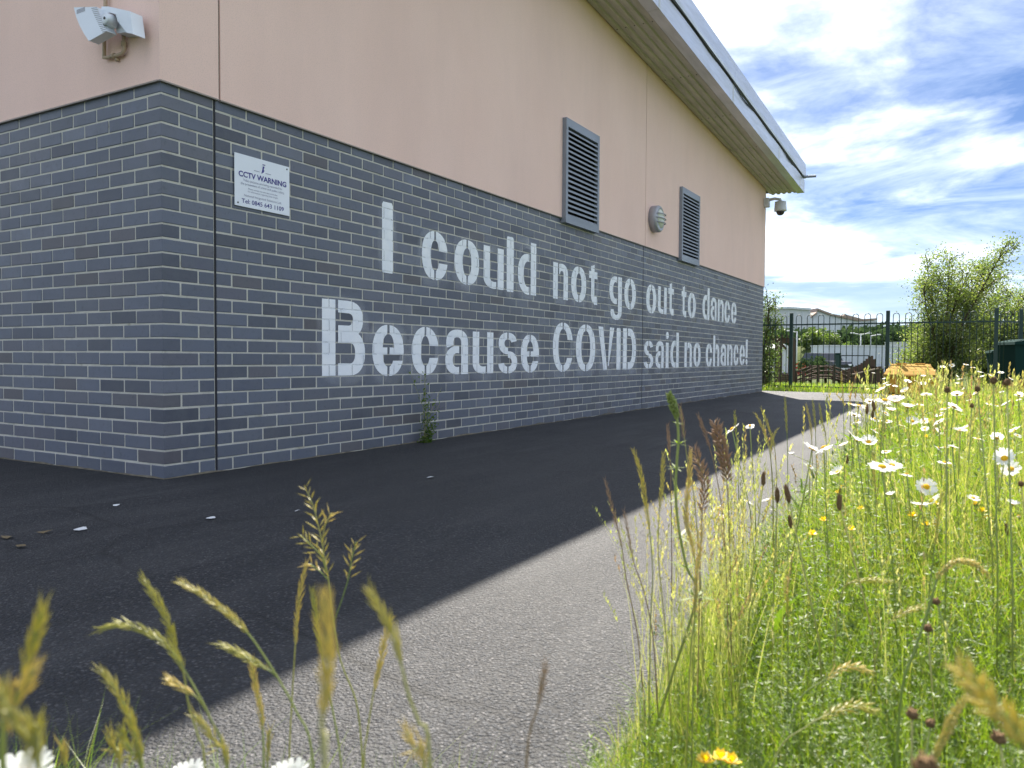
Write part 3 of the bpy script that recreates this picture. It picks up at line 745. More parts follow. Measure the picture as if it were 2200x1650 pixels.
# ------------------------------------------------------------------ silver motion detector on the left wall
o0 = onY(268, 60, -.10); MD = empty('motion_detector', (float(o0[0]), -RX, float(o0[2])), 'silver wedge shaped motion detector on a bracket high on rendered wall', 'motion detector')
def tr(px, yd):       # photo outline on a plane parallel to the wall
    r = []
    for u, v in px: p = onY(u, v, -yd); r.append((p[0]-o0[0], p[2]-o0[2]))
    return r
def slab(name, px, yf, yb_, mat, cham=0):
    P = tr(px, yf); b = MB(); cx = sum(p[0] for p in P)/len(P); cz = sum(p[1] for p in P)/len(P)
    b.prism(P, lambda x, z: (x, -yb_+RX, z), lambda x, z: (x, -yf+RX, z)); return b.obj(name, mat, MD, fix=True)
Q = lambda L_: [(150+x/11.0, y_/11.0) for x, y_ in L_]
head = slab('detector_head', Q([(95, 175), (630, 160), (700, 360), (780, 560), (870, 735), (450, 970), (330, 790), (230, 600), (150, 400)]), .155, .100, M['silver_plastic'])
for k_ in range(14):
    t = k_/13; x0 = 500+230*t+30*t*t; y0_ = 190+560*t; x1 = 632+225*t; y1_ = 170+555*t
    b = MB(); P = tr(Q([(x0, y0_), (x1, y1_), (x1+4, y1_+14), (x0+4, y0_+14)]), .1565); b.prism(P, lambda x, z: (x, -.154+RX, z), lambda x, z: (x, -.1565+RX, z)); b.obj('fin', M['lamp_metal'], head, fix=True)
P = tr(Q([(160, 232), (360, 232), (360, 258), (160, 258)]), .1562); b = MB()
for i in range(7): 
    a = P[0][0]+(P[1][0]-P[0][0])*i/7; c = a+(P[1][0]-P[0][0])*.10; b.box(a, c, -.1562+RX, -.1545+RX, P[2][1], P[0][1])
b.obj('name_mark', M['lamp_metal'], head)
slab('bracket', Q([(745, 155), (900, 150), (1420, 265), (1490, 800), (1340, 770), (1130, 500), (1080, 330), (940, 295), (760, 330)]), .125, .055, M['silver_plastic'])
slab('bracket_arm', Q([(1060, 490), (1130, 490), (1350, 760), (1110, 780)]), .085, .0, M['silver_plastic'])
slab('neck', Q([(760, 480), (980, 560), (960, 600), (830, 665)]), .135, .10, M['silver_plastic'])
c0 = tr(Q([(868, 445)]), .15)[0]
b = MB(); b.lathe([(.030, 0), (.030, .05), (.027, .055)], (c0[0], -.105+RX, c0[1]), (0, -1, 0), 24); b.obj('pivot', M['silver_plastic'], MD, True)
b = MB(); b.lathe([(.007, 0), (.007, .004)], (c0[0], -.160+RX, c0[1]), (0, -1, 0), 12); b.obj('pivot_screw', M['dark_metal'], MD)
cp = [onY(150+x/11., y_/11., -RX-.022) for x, y_ in ((1270, 760), (1280, 1000), (1290, 1180), (1240, 1270), (1120, 1310), (900, 1360), (810, 1360), (815, 1280), (815, 900), (840, 300), (845, -700))]
b = MB(); b.tube([(p[0]-o0[0], p[1]+RX, p[2]-o0[2]) for p in cp], .0105, 10); b.obj('conduit', M['conduit'], MD, True)
for x, y_ in ((1280, 1040), (1035, 1325)):
    p = onY(150+x/11., y_/11., -RX-.022); ax = (0, 0, 1) if x > 1200 else (1, 0, .05)
    b = MB(); b.lathe([(.014, -.012), (.014, .012)], (p[0]-o0[0], p[1]+RX, p[2]-o0[2]), ax, 14); b.obj('collar', M['conduit'], MD, True)
p = onY(150+1125/11., 1410/11., -RX-.012); b = MB(); b.lathe([(.010, -.010), (.011, .006), (.006, .012)], (p[0]-o0[0], p[1]+RX, p[2]-o0[2]), (0, -1, 0), 10); b.obj('saddle_clip', M['conduit'], MD)

# ------------------------------------------------------------------ litter on the tarmac
for u, v, s_, m_ in ((172, 1139, .022, 'paper'), (97, 1146, .018, 'dead_leaf'), (14, 1157, .022, 'dead_leaf'), (455, 1115, .02, 'paper'), (925, 1028, .022, 'paper'), (45, 1177, .016, 'dead_leaf'), (640, 1100, .012, 'paper'), (250, 1088, .012, 'paper')):
    p = onZ(u, v); b = MB(); n = 7; vs = []
    for j in range(n):
        w = 2*math.pi*j/n; rr = s_*random.uniform(.5, 1.2); vs.append((rr*math.cos(w)*1.5, rr*math.sin(w), .003+random.uniform(0, .008)))
    vs.append((0, 0, .010)); b.add(vs, [(j, (j+1) % n, n) for j in range(n)] + [tuple(range(n))[::-1]])
    o = b.obj('paper_scrap' if m_ == 'paper' else 'dead_leaf', M[m_], loc=(p[0], p[1], 0.0)); o.rotation_euler[2] = random.uniform(0, 6)
    tag(o, 'small torn white paper scrap lying on shaded tarmac' if m_ == 'paper' else 'small curled brown leaf lying on shaded tarmac', 'litter' if m_ == 'paper' else 'leaf', 'scraps on the tarmac' if m_ == 'paper' else 'leaves on the tarmac')

# ------------------------------------------------------------------ bow-top fence
def fence_post(p, h):
    b = MB(); b.cbox(-.035, .035, -.035, .035, -.1, h, .006); return b
FH = 1.60
fx = [-3.66, -1.72, .22, 2.12, 4.00]; fy = [15.20, 15.20, 15.20, 15.10, 15.02]
FN = empty('bow_top_fence', (fx[0], fy[0], 0), 'dark green bow top metal railing fence behind the tarmac path', 'fence')
def fence_run(root, pts, skip=0):
    ox, oy, _ = root.location
    for (x, y_) in pts[skip:]:
        b = fence_post(0, FH+.05); b.obj('post', M['fence_green'], root, loc=(x-ox, y_-oy, 0))
    for (xa, ya), (xb, yb) in zip(pts[:-1], pts[1:]):
        ln = math.hypot(xb-xa, yb-ya); dx, dy = (xb-xa)/ln, (yb-ya)/ln
        Pt = lambda s_, z: (xa+dx*s_-ox, ya+dy*s_-oy, z)
        for zr in (.07, FH-.20):
            b = MB(); hw = .012; nx_, ny_ = -dy*hw, dx*hw
            a, c = Pt(.03, zr), Pt(ln-.03, zr)
            b.add([(a[0]-nx_, a[1]-ny_, zr-.020), (a[0]+nx_, a[1]+ny_, zr-.020), (c[0]+nx_, c[1]+ny_, zr-.020), (c[0]-nx_, c[1]-ny_, zr-.020),
                   (a[0]-nx_, a[1]-ny_, zr+.010), (a[0]+nx_, a[1]+ny_, zr+.010), (c[0]+nx_, c[1]+ny_, zr+.010), (c[0]-nx_, c[1]-ny_, zr+.010)],
                  [(0, 3, 2, 1), (4, 5, 6, 7), (0, 1, 5, 4), (1, 2, 6, 5), (2, 3, 7, 6), (3, 0, 4, 7)]); b.obj('rail', M['fence_green'], root)
        n = max(1, round((ln-.08)/.226)); st = (ln-.08)/n; w = .056
        for i in range(n):
            c = .04+st*(i+.5); pts_ = [Pt(c-w, .02)]
            for k_ in range(9): a = math.pi*k_/8; pts_.append(Pt(c-w*math.cos(a), FH-.058+w*math.sin(a)))
            pts_.append(Pt(c+w, .02)); b = MB(); b.tube(pts_, .0075, 6); b.obj('hoop', M['fence_green'], root, True)
fence_run(FN, list(zip(fx, fy)))
FN2 = empty('return_fence', (4.00, 15.02, 0), 'short dark green railing turning back from the end of the long fence', 'fence')
fence_run(FN2, [(4.02, 15.05), (4.42, 15.60)], 1)

# ------------------------------------------------------------------ yellow grit bin in front of the fence
GB = empty('grit_bin', (2.60, 14.30, 0), 'yellow plastic grit bin with pale sloping lid before the railings', 'grit bin')
ang = math.radians(3); GB.rotation_euler = (0, 0, ang)
b = MB(); w2, d2 = .42, .27
prof = [(-d2*.86, 0), (d2*.86, 0), (d2, .47), (-d2, .34)]
b.prism(prof, lambda y_, z: (-w2*(.90+.10*z/.4), y_, z), lambda y_, z: (w2*(.90+.10*z/.4), y_, z)); b.obj('tub', M['grit_yellow'], GB, fix=True)
for xx in (-.30, 0, .30):
    b = MB(); b.cbox(xx-.05, xx+.05, -d2*.99-.02, -d2*.80, .02, .30, .012); b.obj('rib', M['grit_yellow'], GB)
b = MB(); w3 = w2+.035
b.prism([(-d2-.05, .335), (-d2-.05, .375), (-d2+.10, .45), (d2-.02, .575), (d2+.04, .55), (d2+.04, .49)], lambda y_, z: (-w3+.12*max(0, (z-.375)/.2), y_, z), lambda y_, z: (w3-.12*max(0, (z-.375)/.2), y_, z))
lid = b.obj('lid', M['grit_lid'], GB, fix=True)
for xx in (-.16, .16):
    b = MB(); b.cbox(xx-.09, xx+.09, d2-.06, d2+.02, .555, .590, .008); b.obj('hinge', M['grit_yellow'], lid)
b = MB(); b.cbox(-.10, .10, -d2-.075, -d2-.045, .335, .365, .006); b.obj('handle', M['grit_yellow'], lid)

# ------------------------------------------------------------------ wheelie bins and rubble at the fence corner
def wheelie(u, v, D, s_, label, rz):
    p = at(u, v, D); W_ = empty('wheelie_bin', (p[0], p[1], 0), label, 'bin', 'bins by the fence corner'); W_.rotation_euler = (0, 0, rz)
    b = MB(); b.prism([(-.22*s_, .04), (.22*s_, .04), (.29*s_, .95*s_), (-.29*s_, .95*s_)], lambda x, z: (x, -.25*s_-.05*z, z), lambda x, z: (x, .25*s_+.05*z, z)); b.obj('body', M['bin_green'], W_, fix=True)
    b = MB(); b.prism([(-.32*s_, .95*s_), (.32*s_, .95*s_), (.30*s_, 1.0*s_), (0, 1.06*s_), (-.30*s_, 1.0*s_)], lambda x, z: (x, -.34*s_, z), lambda x, z: (x, .34*s_, z)); b.obj('lid', M['bin_green'], W_, fix=True)
    for sx in (-.2*s_, .2*s_):
        b = MB(); b.lathe([(.09*s_, -.025), (.09*s_, .025)], (sx, .27*s_, .09*s_), (1, 0, 0), 16); b.obj('wheel', M['rubber'], W_)
    b = MB(); b.tube([(-.2*s_, .34*s_, .98*s_), (-.2*s_, .40*s_, 1.0*s_), (.2*s_, .40*s_, 1.0*s_), (.2*s_, .34*s_, .98*s_)], .014, 6); b.obj('handle', M['bin_green'], W_)
wheelie(2192, 800, 15.2, 1.0, 'dark green wheelie bin standing outside the fence corner', .5)
wheelie(2152, 800, 17.0, .85, 'smaller dark green wheelie bin half hidden behind the end railings', .2)
for i in range(9):
    p = at(random.uniform(2150, 2230), 800, random.uniform(13.2, 14.2)); b = MB(); s_ = random.uniform(.05, .11)
    b.cbox(-s_*1.5, s_*1.5, -s_, s_, 0, s_*1.1, .012); o = b.obj('broken_brick', M['rubble'], loc=(p[0], p[1], .02+.07*(i % 4))); o.rotation_euler = (random.uniform(-.4, .4), random.uniform(-.4, .4), random.uniform(0, 3))
    tag(o, 'broken red brick lying in the heap beside the wheelie bin', 'brick', 'rubble heap by the fence corner')

# ------------------------------------------------------------------ playground beyond the fence
def gpt(u, D): p = at(u, 790, D); return np.array([p[0], p[1], gz(p[0], p[1])])
px2 = lambda n, D: n*D/F
def cbox_at(root, name, p0, p1, w, d, mat, c=.01):     # bar between two world points
    b = MB(); a, e = Vector(p0), Vector(p1); t = (e-a).normalized(); s_ = t.cross(Vector((0, 0, 1))); s_ = s_.normalized() if s_.length > .05 else Vector((RT[0], RT[1], 0)); n_ = s_.cross(t)
    o = root.location
    vs = [q_ + s_*sx*w/2 + n_*sz*d/2 - o for q_ in (a, e) for sx, sz in ((-1, -1), (1, -1), (1, 1), (-1, 1))]
    b.add(vs, [(3, 2, 1, 0), (4, 5, 6, 7), (0, 1, 5, 4), (1, 2, 6, 5), (2, 3, 7, 6), (3, 0, 4, 7)]); return b.obj(name, mat, root, fix=True)
RV = Vector((RT[0], RT[1], 0)).normalized(); FV = Vector((FW[0], FW[1], 0)).normalized()
DP = 32.0
p = gpt(1690, DP); PG = empty('pergola', p, 'dark timber pergola with heavy posts behind the railings', 'pergola')
topz = float(at(1690, 733, DP)[2])
for u, dd, w in ((1676, 0, .12), (1703, 0, .15), (1668, 1.5, .12), (1697, 1.5, .12)):
    q_ = gpt(u, DP+dd); cbox_at(PG, 'post', q_ - np.array([0, 0, .1]), (q_[0], q_[1], topz), w, w, M['old_wood'])
for dd, zt in ((0, topz+.04), (1.5, topz+.06)):
    a, c = at(1657, 0, DP+dd), at(1720, 0, DP+dd); cbox_at(PG, 'beam', (a[0], a[1], zt), (c[0], c[1], zt), .10, .20, M['old_wood'])
for k_ in range(6):
    u = 1660+k_*11; a, c = at(u, 0, DP-.5), at(u, 0, DP+2.0); cbox_at(PG, 'rafter', (a[0], a[1], topz+.20), (c[0], c[1], topz+.20), .06, .10, M['old_wood'])
a, c = at(1688, 0, DP), at(1702, 0, DP); cbox_at(PG, 'brace', (a[0], a[1], topz-.02), (c[0], c[1], topz-.32), .06, .08, M['old_wood'])
p = gpt(1688, DP+.3); b = MB(); BX = empty('planter_box', p, 'low dark wooden planter box between the pergola posts', 'planter')
for k_ in range(4):
    a = p + np.array(RV)*(-.2); c = p + np.array(RV)*.2; cbox_at(BX, 'board', (*a[:2], p[2]+.05+.085*k_), (*c[:2], p[2]+.05+.085*k_), .25, .075, M['old_wood'])
# arched foot bridge
p = gpt(1766, DP); BR = empty('arched_play_bridge', p, 'small arched wooden play bridge with curved handrails behind the fence', 'bridge')
def arc_pt(t, side, z0, rise, half=1.05):
    q_ = Vector(p) + RV*(half*t) + FV*(side*.42); q_.z = p[2] + z0 + rise*(1-t*t); return q_
for side in (-1, 1):
    for z0, rise in ((.32, .36), (.16, .34), (.02, .30)):
        b = MB(); pts = [arc_pt(-1+2*i/12, side, z0, rise) - BR.location for i in range(13)]; b.tube(pts, .030, 6); b.obj('handrail', M['old_wood'], BR, True)
    for t in (-.85, -.3, .3, .85):
        a = arc_pt(t, side, -.05, 0); a.z = p[2]-.1; c = arc_pt(t, side, .40, .36); cbox_at(BR, 'post', a, c, .09, .09, M['old_wood'])
for i in range(16):
    t = -.95+1.9*i/15; a = arc_pt(t, -1, .0, .22); c = arc_pt(t, 1, .0, .22); cbox_at(BR, 'deck_plank', a, c, .115, .035, M['old_wood'])
# ramp / boat shaped climbing wall
p = gpt(1857, DP+.2); RP = empty('plank_climbing_ramp', p, 'dark plank walled climbing ramp rising beside the wooden bridge', 'climbing frame')
for side, dep in ((0, 0.0), (1, .9)):
    n = 15
    for i in range(n):
        t = (i+.5)/n; hgt = .42 + .62*t + (.16*math.sin(min(1, max(0, (t-.6)/.4))*math.pi*.6)); hgt = hgt if side else hgt*.62
        if t > .93: hgt *= .85
        q_ = Vector(p) + RV*(-.78+1.56*t) + FV*(dep*.8); z0 = p[2]-.05
        cbox_at(RP, 'plank', (q_.x, q_.y, z0), (q_.x, q_.y, p[2]+hgt), .098, .04, M['old_wood'])
a = Vector(p)+RV*(-.78)-FV*.05; c = Vector(p)+RV*.55-FV*.05; a.z = p[2]+.30; c.z = p[2]+.62; cbox_at(RP, 'top_rail', a, c, .07, .05, M['pale_wood'])
for i in range(8):
    t = i/7; q_ = Vector(p)+RV*(-.7+1.4*t)+FV*.40; q_.z = p[2]+.12+.55*t; cbox_at(RP, 'ramp_board', q_-FV*.33, q_+FV*.30, .19, .035, M['old_wood'])
# goal-like frame and green locker
p = gpt(1835, DP+8); GF = empty('low_goal_frame', p, 'thin dark metal frame standing behind the climbing ramp', 'goal frame')
za = float(at(1835, 764, DP+8)[2]); a = gpt(1806, DP+8); c = gpt(1866, DP+8)
for q_ in (a, c): cbox_at(GF, 'upright', (*q_[:2], q_[2]), (*q_[:2], za), .05, .05, M['dark_metal'])
cbox_at(GF, 'crossbar', (*a[:2], za), (*c[:2], za), .05, .05, M['dark_metal'])
p = gpt(1800, DP+6); LK = empty('green_locker', p, 'small dark green storage locker left of the climbing ramp', 'locker')
h = float(at(1800, 760, DP+6)[2]-p[2]); b = MB(); b.cbox(-.10, .10, -.2, .2, 0, h, .01); b.obj('cabinet', M['bin_green'], LK); b = MB(); b.cbox(-.12, .12, -.22, .22, h, h+.03, .006); b.obj('cap', M['bin_green'], LK)
b = MB(); b.box(-.085, .085, -.204, -.2005, .08, h-.06); b.obj('door', M['fence_green'], LK)
p = gpt(1717, DP+1); TB = empty('play_table', p, 'little wooden play table between the pergola and the bridge', 'table')
for dx in (-.16, .16):
    q_ = Vector(p)+RV*dx; cbox_at(TB, 'leg', q_, q_+Vector((0, 0, .42)), .07, .07, M['pale_wood'])
cbox_at(TB, 'top', Vector(p)+RV*-.26+Vector((0, 0, .45)), Vector(p)+RV*.26+Vector((0, 0, .45)), .30, .05, M['old_wood'])

# ------------------------------------------------------------------ yard beyond
def cabin(name, u0, u1, vtop, D, depth, mat, label, cat, ribw=.25, pitched=0):
    a, c = at(u0, 0, D), at(u1, 0, D); g0 = gz(a[0], a[1]); o = np.array([(a[0]+c[0])/2, (a[1]+c[1])/2, g0]); R_ = empty(name, o, label, cat)
    ln = np.linalg.norm((c-a)[:2]); h = float(at((u0+u1)/2, vtop, D)[2]) - g0; R_.rotation_euler = (0, 0, math.atan2(RV.y, RV.x))
    b = MB(); b.box(-ln/2, ln/2, 0, depth, .12, h); b.obj('wall', mat, R_)
    n = int(ln/ribw)
    for i in range(n+1):
        x = -ln/2+.03+(ln-.06)*i/n; b = MB(); b.box(x-.03, x+.03, -.03, 0.01, .14, h-.12); b.obj('cladding_rib', mat, R_)
    b = MB(); b.box(-ln/2-.05, ln/2+.05, -.06, depth+.05, 0, .1195); b.obj('base', M['concrete'], R_)
    b = MB()
    if pitched: b.prism([(-ln/2-.12, h), (ln/2+.12, h), (0, h+pitched)], lambda x, z: (x, -.1, z), lambda x, z: (x, depth+.1, z))
    else: b.box(-ln/2-.05, ln/2+.05, -.06, depth+.05, h+.001, h+.10)
    b.obj('roof', M['white_metal'], R_, fix=True); return R_, ln, h
cabin('site_cabin', 1782, 1966, 744, 65, 2.6, M['pale_cladding'], 'long pale blue site cabin with ribbed cladding behind the playground', 'cabin', .28)
cabin('white_shed', 1672, 1722, 752, 58, 3, M['white_metal'], 'white shed with a shallow pitched roof behind the pergola', 'shed', .4, .45)
cabin('far_cabin', 1940, 2010, 736, 90, 2.6, M['white_metal'], 'white cabin partly hidden behind the windblown tree', 'cabin', .5)
def car(u, D, rz, label):
    p = gpt(u, D); C_r = empty('parked_car', p, label, 'car'); C_r.rotation_euler = (0, 0, rz)
    b = MB(); b.prism([(-2.1, .32), (2.1, .32), (2.15, .75), (1.9, .98), (1.0, 1.05), (.45, 1.62), (-1.6, 1.66), (-2.05, 1.1), (-2.15, .7)], lambda x, z: (x, -.85+.12*max(0, z-1), z), lambda x, z: (x, .85-.12*max(0, z-1), z)); b.obj('body', M['car_paint'], C_r, fix=True)
    for sy in (-1, 1):
        b = MB(); b.prism([(.78, 1.08), (.40, 1.52), (-1.5, 1.55), (-1.8, 1.10)], lambda x, z: (x, sy*(.855-.12*max(0, z-1)), z), lambda x, z: (x, sy*(.862-.12*max(0, z-1)), z)); b.obj('side_window', M['car_glass'], C_r, fix=True)
        for x in (-1.3, 1.35):
            b = MB(); b.lathe([(.33, -.1), (.33, .1)], (x, sy*.80, .33), (0, 1, 0), 16); w_ = b.obj('wheel', M['rubber'], C_r)
            b = MB(); b.lathe([(.2, -.01), (.2, .01)], (x, sy*.905, .33), (0, 1, 0), 12); b.obj('hub', M['white_metal'], w_)
    for sy in (-.6, .6):
        b = MB(); b.cbox(2.08, 2.17, sy-.15, sy+.15, .66, .8, .02); b.obj('headlight', M['sign_white'], C_r)
    b = MB(); b.cbox(2.10, 2.2, -.8, .8, .35, .5, .02); b.obj('bumper', M['white_metal'], C_r)
car(1774, 62, math.atan2(-FV.y, -FV.x)+.25, 'dark parked car facing the playground beside the pale cabin')
for u in (1712, 1723):
    p = gpt(u, 52); BA = empty('plastic_barrier', p, 'red plastic barrier standing in the yard beyond the playground', 'barrier', 'red barriers in the yard')
    for dz in (.25, .55, .8): cbox_at(BA, 'rail', Vector(p)-RV*.25+Vector((0, 0, dz)), Vector(p)+RV*.25+Vector((0, 0, dz)), .08, .14, M['red_plastic'])
    for dx in (-.22, .22): cbox_at(BA, 'leg', Vector(p)+RV*dx, Vector(p)+RV*dx+Vector((0, 0, .9)), .07, .07, M['red_plastic'])
lampl = {1711: 'tall grey lamp post rising above the white shed roof', 1779: 'slim grey lamp post beyond the grassy bank', 1848: 'double headed lamp post behind the long pale cabin', 1869: 'single headed lamp post behind the long pale cabin'}
for u, vt, D, two in ((1711, 712, 85, 0), (1779, 718, 105, 0), (1848, 717, 90, 1), (1869, 720, 92, 0)):
    p = gpt(u, D); zt = float(at(u, vt, D)[2]); LM = empty('lamp_post', p, lampl[u], 'lamp post')
    b = MB(); b.tube([(0, 0, 0), (0, 0, zt-p[2])], [.09, .06], 8); b.obj('pole', M['white_metal'], LM, True)
    for sg in ((-1, 1) if two else (-1 if u == 1711 else 1,)):
        b = MB(); hd = RV*(sg*1.0); b.tube([(0, 0, zt-p[2]-.1), (hd.x*.9, hd.y*.9, zt-p[2]+.05)], .05, 6); b.obj('arm', M['white_metal'], LM)
        b = MB(); b.cbox(hd.x*.95-.22, hd.x*.95+.22, hd.y*.95-.18, hd.y*.95+.18, zt-p[2]-.02, zt-p[2]+.13, .04); b.obj('lamp_head', M['white_metal'], LM)
# industrial sheds on the skyline
def shed(name, pts, D, depth, mat, label, panels, roofm):
    c = [at(u, v, D) for u, v in pts]; u0 = min(q[0] for q in pts); u1 = max(q[0] for q in pts)
    base = at((u0+u1)/2, 790, D); R_ = empty(name, (base[0], base[1], -.7), label, 'building'); R_.rotation_euler = (0, 0, math.atan2(RV.y, RV.x))
    X = lambda u: (u-(u0+u1)/2)*D/F; Z = lambda v, u: float(at(u, v, D)[2])+.7
    prof = [(X(u), Z(v, u)) for u, v in pts]
    b = MB(); b.prism([(prof[0][0], 0)] + prof + [(prof[-1][0], 0)], lambda x, z: (x, 0, z), lambda x, z: (x, depth, z)); b.obj('wall', mat, R_, fix=True)
    n = panels
    for i in range(n+1):
        x = prof[0][0]+(prof[-1][0]-prof[0][0])*i/n; z = np.interp(x, [q[0] for q in prof], [q[1] for q in prof]); b = MB(); b.box(x-.15, x+.15, -.2, .01, 0, z-.6); b.obj('panel_joint', M['pale_cladding'], R_)
    b = MB(); top = [(x, z+.05) for x, z in prof] + [(x, z+.8) for x, z in prof[::-1]]
    b.prism(top, lambda x, z: (x, -1.0, z), lambda x, z: (x, depth+1, z)); b.obj('roof', roofm, R_, fix=True)
    return R_
shed('grey_warehouse', [(1600, 671), (1655, 666), (1690, 664), (1738, 667)], 300, 60, M['grey_cladding'], 'big grey clad warehouse with gently curved roof on the skyline', 9, M['pale_cladding'])
shed('brown_roofed_warehouse', [(1739, 684), (1751, 675), (1752, 667), (1784, 679), (1845, 691)], 310, 60, M['pale_cladding'], 'pale warehouse with brown stepped roof next to the grey warehouse', 7, M['roof_brown'])
shed('low_warehouse', [(1790, 690), (1812, 680), (1850, 690), (1880, 688)], 330, 50, M['pale_cladding'], 'low pale warehouse with ridged roof furthest along the skyline', 6, M['roof_brown'])

# ------------------------------------------------------------------ foliage builders
def leaf_quads(P, size, jit=1.0, aspect=.55, droop=0.0):
    n = len(P); s_ = size*rng.uniform(.6, 1.25, n)
    d = rng.normal(size=(n, 3)); d[:, 2] -= droop; d /= np.linalg.norm(d, axis=1)[:, None]
    e = rng.normal(size=(n, 3)); e -= d*(e*d).sum(1)[:, None]; e /= np.linalg.norm(e, axis=1)[:, None]
    nrm = np.cross(d, e)
    a = P - d*s_[:, None]*.5; c = P + d*s_[:, None]*.5; w = e*(s_*aspect*.5)[:, None]; up = nrm*(s_*.10)[:, None]
    V_ = np.stack([a, P+w+up, c, P-w+up], 1).reshape(-1, 3); i = np.arange(n)*4
    return V_, np.concatenate([np.stack([i, i+1, i+2], 1), np.stack([i, i+2, i+3], 1)])
def tree(name, base, height, spread, nstem, nleaf, lsize, lean, label, group=None, mat='tree_leaf', low=.1, cat='tree'):
    R_ = empty(name, base, label, cat, group); b = MB(); lp = []; tips = []
    for k_ in range(nstem):
        a = 2*math.pi*k_/nstem + random.uniform(-.4, .4); hh = height*random.uniform(.72, 1.0); sp = spread*random.uniform(.35, .95)
        pts = []; wob = random.uniform(0, 6)
        for i in range(9):
            t = i/8; r = sp*t**1.3
            pts.append(Vector((math.cos(a)*r + lean[0]*t*t + .05*math.sin(wob+t*7), math.sin(a)*r + lean[1]*t*t + .05*math.cos(wob+t*6), hh*t*(1-.06*t))))
        b.tube(pts, [.040*height/3.7*(1-.9*i/8)+.003 for i in range(9)], 5)
        for j in range(26):
            t = random.uniform(low, .98); i = min(7, int(t*8)); o = pts[i].lerp(pts[i+1], t*8-i)
            w = random.uniform(0, 6.28); ln = spread*random.uniform(.35, 1.0)*(1.2-t)+.14
            d = Vector((math.cos(w)+lean[0]*.5, math.sin(w)+lean[1]*.5, random.uniform(.3, 1.3))).normalized()
            q_ = [o, o+d*ln*.5+Vector((0, 0, .03)), o+d*ln+Vector((lean[0]*.06, lean[1]*.06, -.02))]
            b.tube(q_, [.012, .008, .003], 4); tips.append((q_, ln))
        tips.append(([pts[5], pts[7], pts[8]], hh*.35))
    b.obj('trunk', M['bark'], R_, True)
    per = max(4, nleaf//len(tips))
    for q_, ln in tips:
        m = max(3, int(per*(.5+ln/ (spread*.7+.1))))
        for _ in range(m):
            t = random.random()**.7; o = q_[0].lerp(q_[1], t*2) if t < .5 else q_[1].lerp(q_[2], t*2-1)
            lp.append(o + Vector((random.gauss(0, 1), random.gauss(0, 1), random.gauss(0, 1)))*(.05+.075*ln))
    P = np.array([p_[:] for p_ in lp]); k_ = rng.integers(0, len(P), int(len(P)*.9)); Q_ = P[k_] + rng.normal(size=(len(k_), 3))*(.032*height)
    keep = np.array([noise.noise((q_[0]*1.9, q_[1]*1.9, q_[2]*1.9)) > -.08 for q_ in Q_]); P = np.concatenate([P, Q_[keep]]); P[:, 2] = np.maximum(P[:, 2], .02)
    Vv, Fv = leaf_quads(P, lsize); r = np.clip(.45+.25*rng.normal(size=len(P)) + .1*np.sin(P[:, 0]*5+P[:, 2]*4), 0, 1)
    link('crown', np_mesh('crown', Vv, [Fv], M[mat], {'rnd': np.repeat(r, 4)}), None, R_); return R_
def tbase(u, D): p = gpt(u, D); return (p[0], p[1], p[2]-.05)
WL = (RV.x*.55, RV.y*.55)
tree('windblown_tree', tbase(2030, 20.5), 3.95, 1.45, 10, 17000, .060, WL, 'tall windblown multi stemmed tree with sparse top behind the railings', low=.05)
tree('windblown_tree', tbase(2120, 21.5), 3.2, 1.3, 9, 14000, .060, WL, 'shorter bushy tree right beside the tall windblown tree', low=.03)
tree('windblown_tree', tbase(2235, 22), 3.4, 1.5, 9, 13000, .060, WL, 'leaning tree behind the green wheelie bins', low=.05)
tree('bushy_shrub', tbase(1970, 21.5), 1.75, .85, 7, 6500, .055, WL, 'low leafy shrub behind the yellow grit bin', mat='tree_leaf', low=.03, cat='shrub')
tree('sapling', tbase(1640, 18.3), 2.45, .26, 4, 1400, .055, (.05, 0), 'slender light green sapling at the far corner of the building', mat='bush_leaf', low=.05, cat='tree')
tree('bushy_shrub', tbase(1646, 19.0), 1.15, .26, 6, 1100, .055, (.05, 0), 'rounded green shrub under the sapling beside the pergola', mat='bush_leaf', low=.02, cat='shrub')
def blob(name, base, rx, rz_, n, ls, mat, label, cat, group=None):
    R_ = empty(name, base, label, cat, group); pts = []
    lob = [(random.gauss(0, .45)*rx, random.gauss(0, .45)*rx, rz_*random.uniform(.2, .75), random.uniform(.35, .65)) for _ in range(9)]
    for _ in range(n):
        cx, cy, cz, s_ = random.choice(lob); d = Vector((random.gauss(0, 1), random.gauss(0, 1), random.gauss(0, 1))).normalized()*random.uniform(.55, 1.05)
        pts.append((cx+d.x*rx*s_, cy+d.y*rx*s_, max(.02, cz+d.z*rz_*s_*.75)))
    P = np.array(pts); Vv, Fv = leaf_quads(P, ls, aspect=.8); r = np.clip(.5+.25*rng.normal(size=n), 0, 1)
    b = MB(); b.tube([(0, 0, -.2), (0.05*rx, 0, rz_*.6)], [.05*rx+.02, .02], 6); b.obj('trunk', M['bark'], R_)
    link('crown', np_mesh('crown', Vv, [Fv], M[mat], {'rnd': np.repeat(r, 4)}), None, R_)
blob('round_bush', gpt(1757, 46)+np.array([0, 0, -.1]), .75, 1.45, 1500, .16, 'far_leaf', 'dark green bush between the barriers and the parked car', 'shrub')
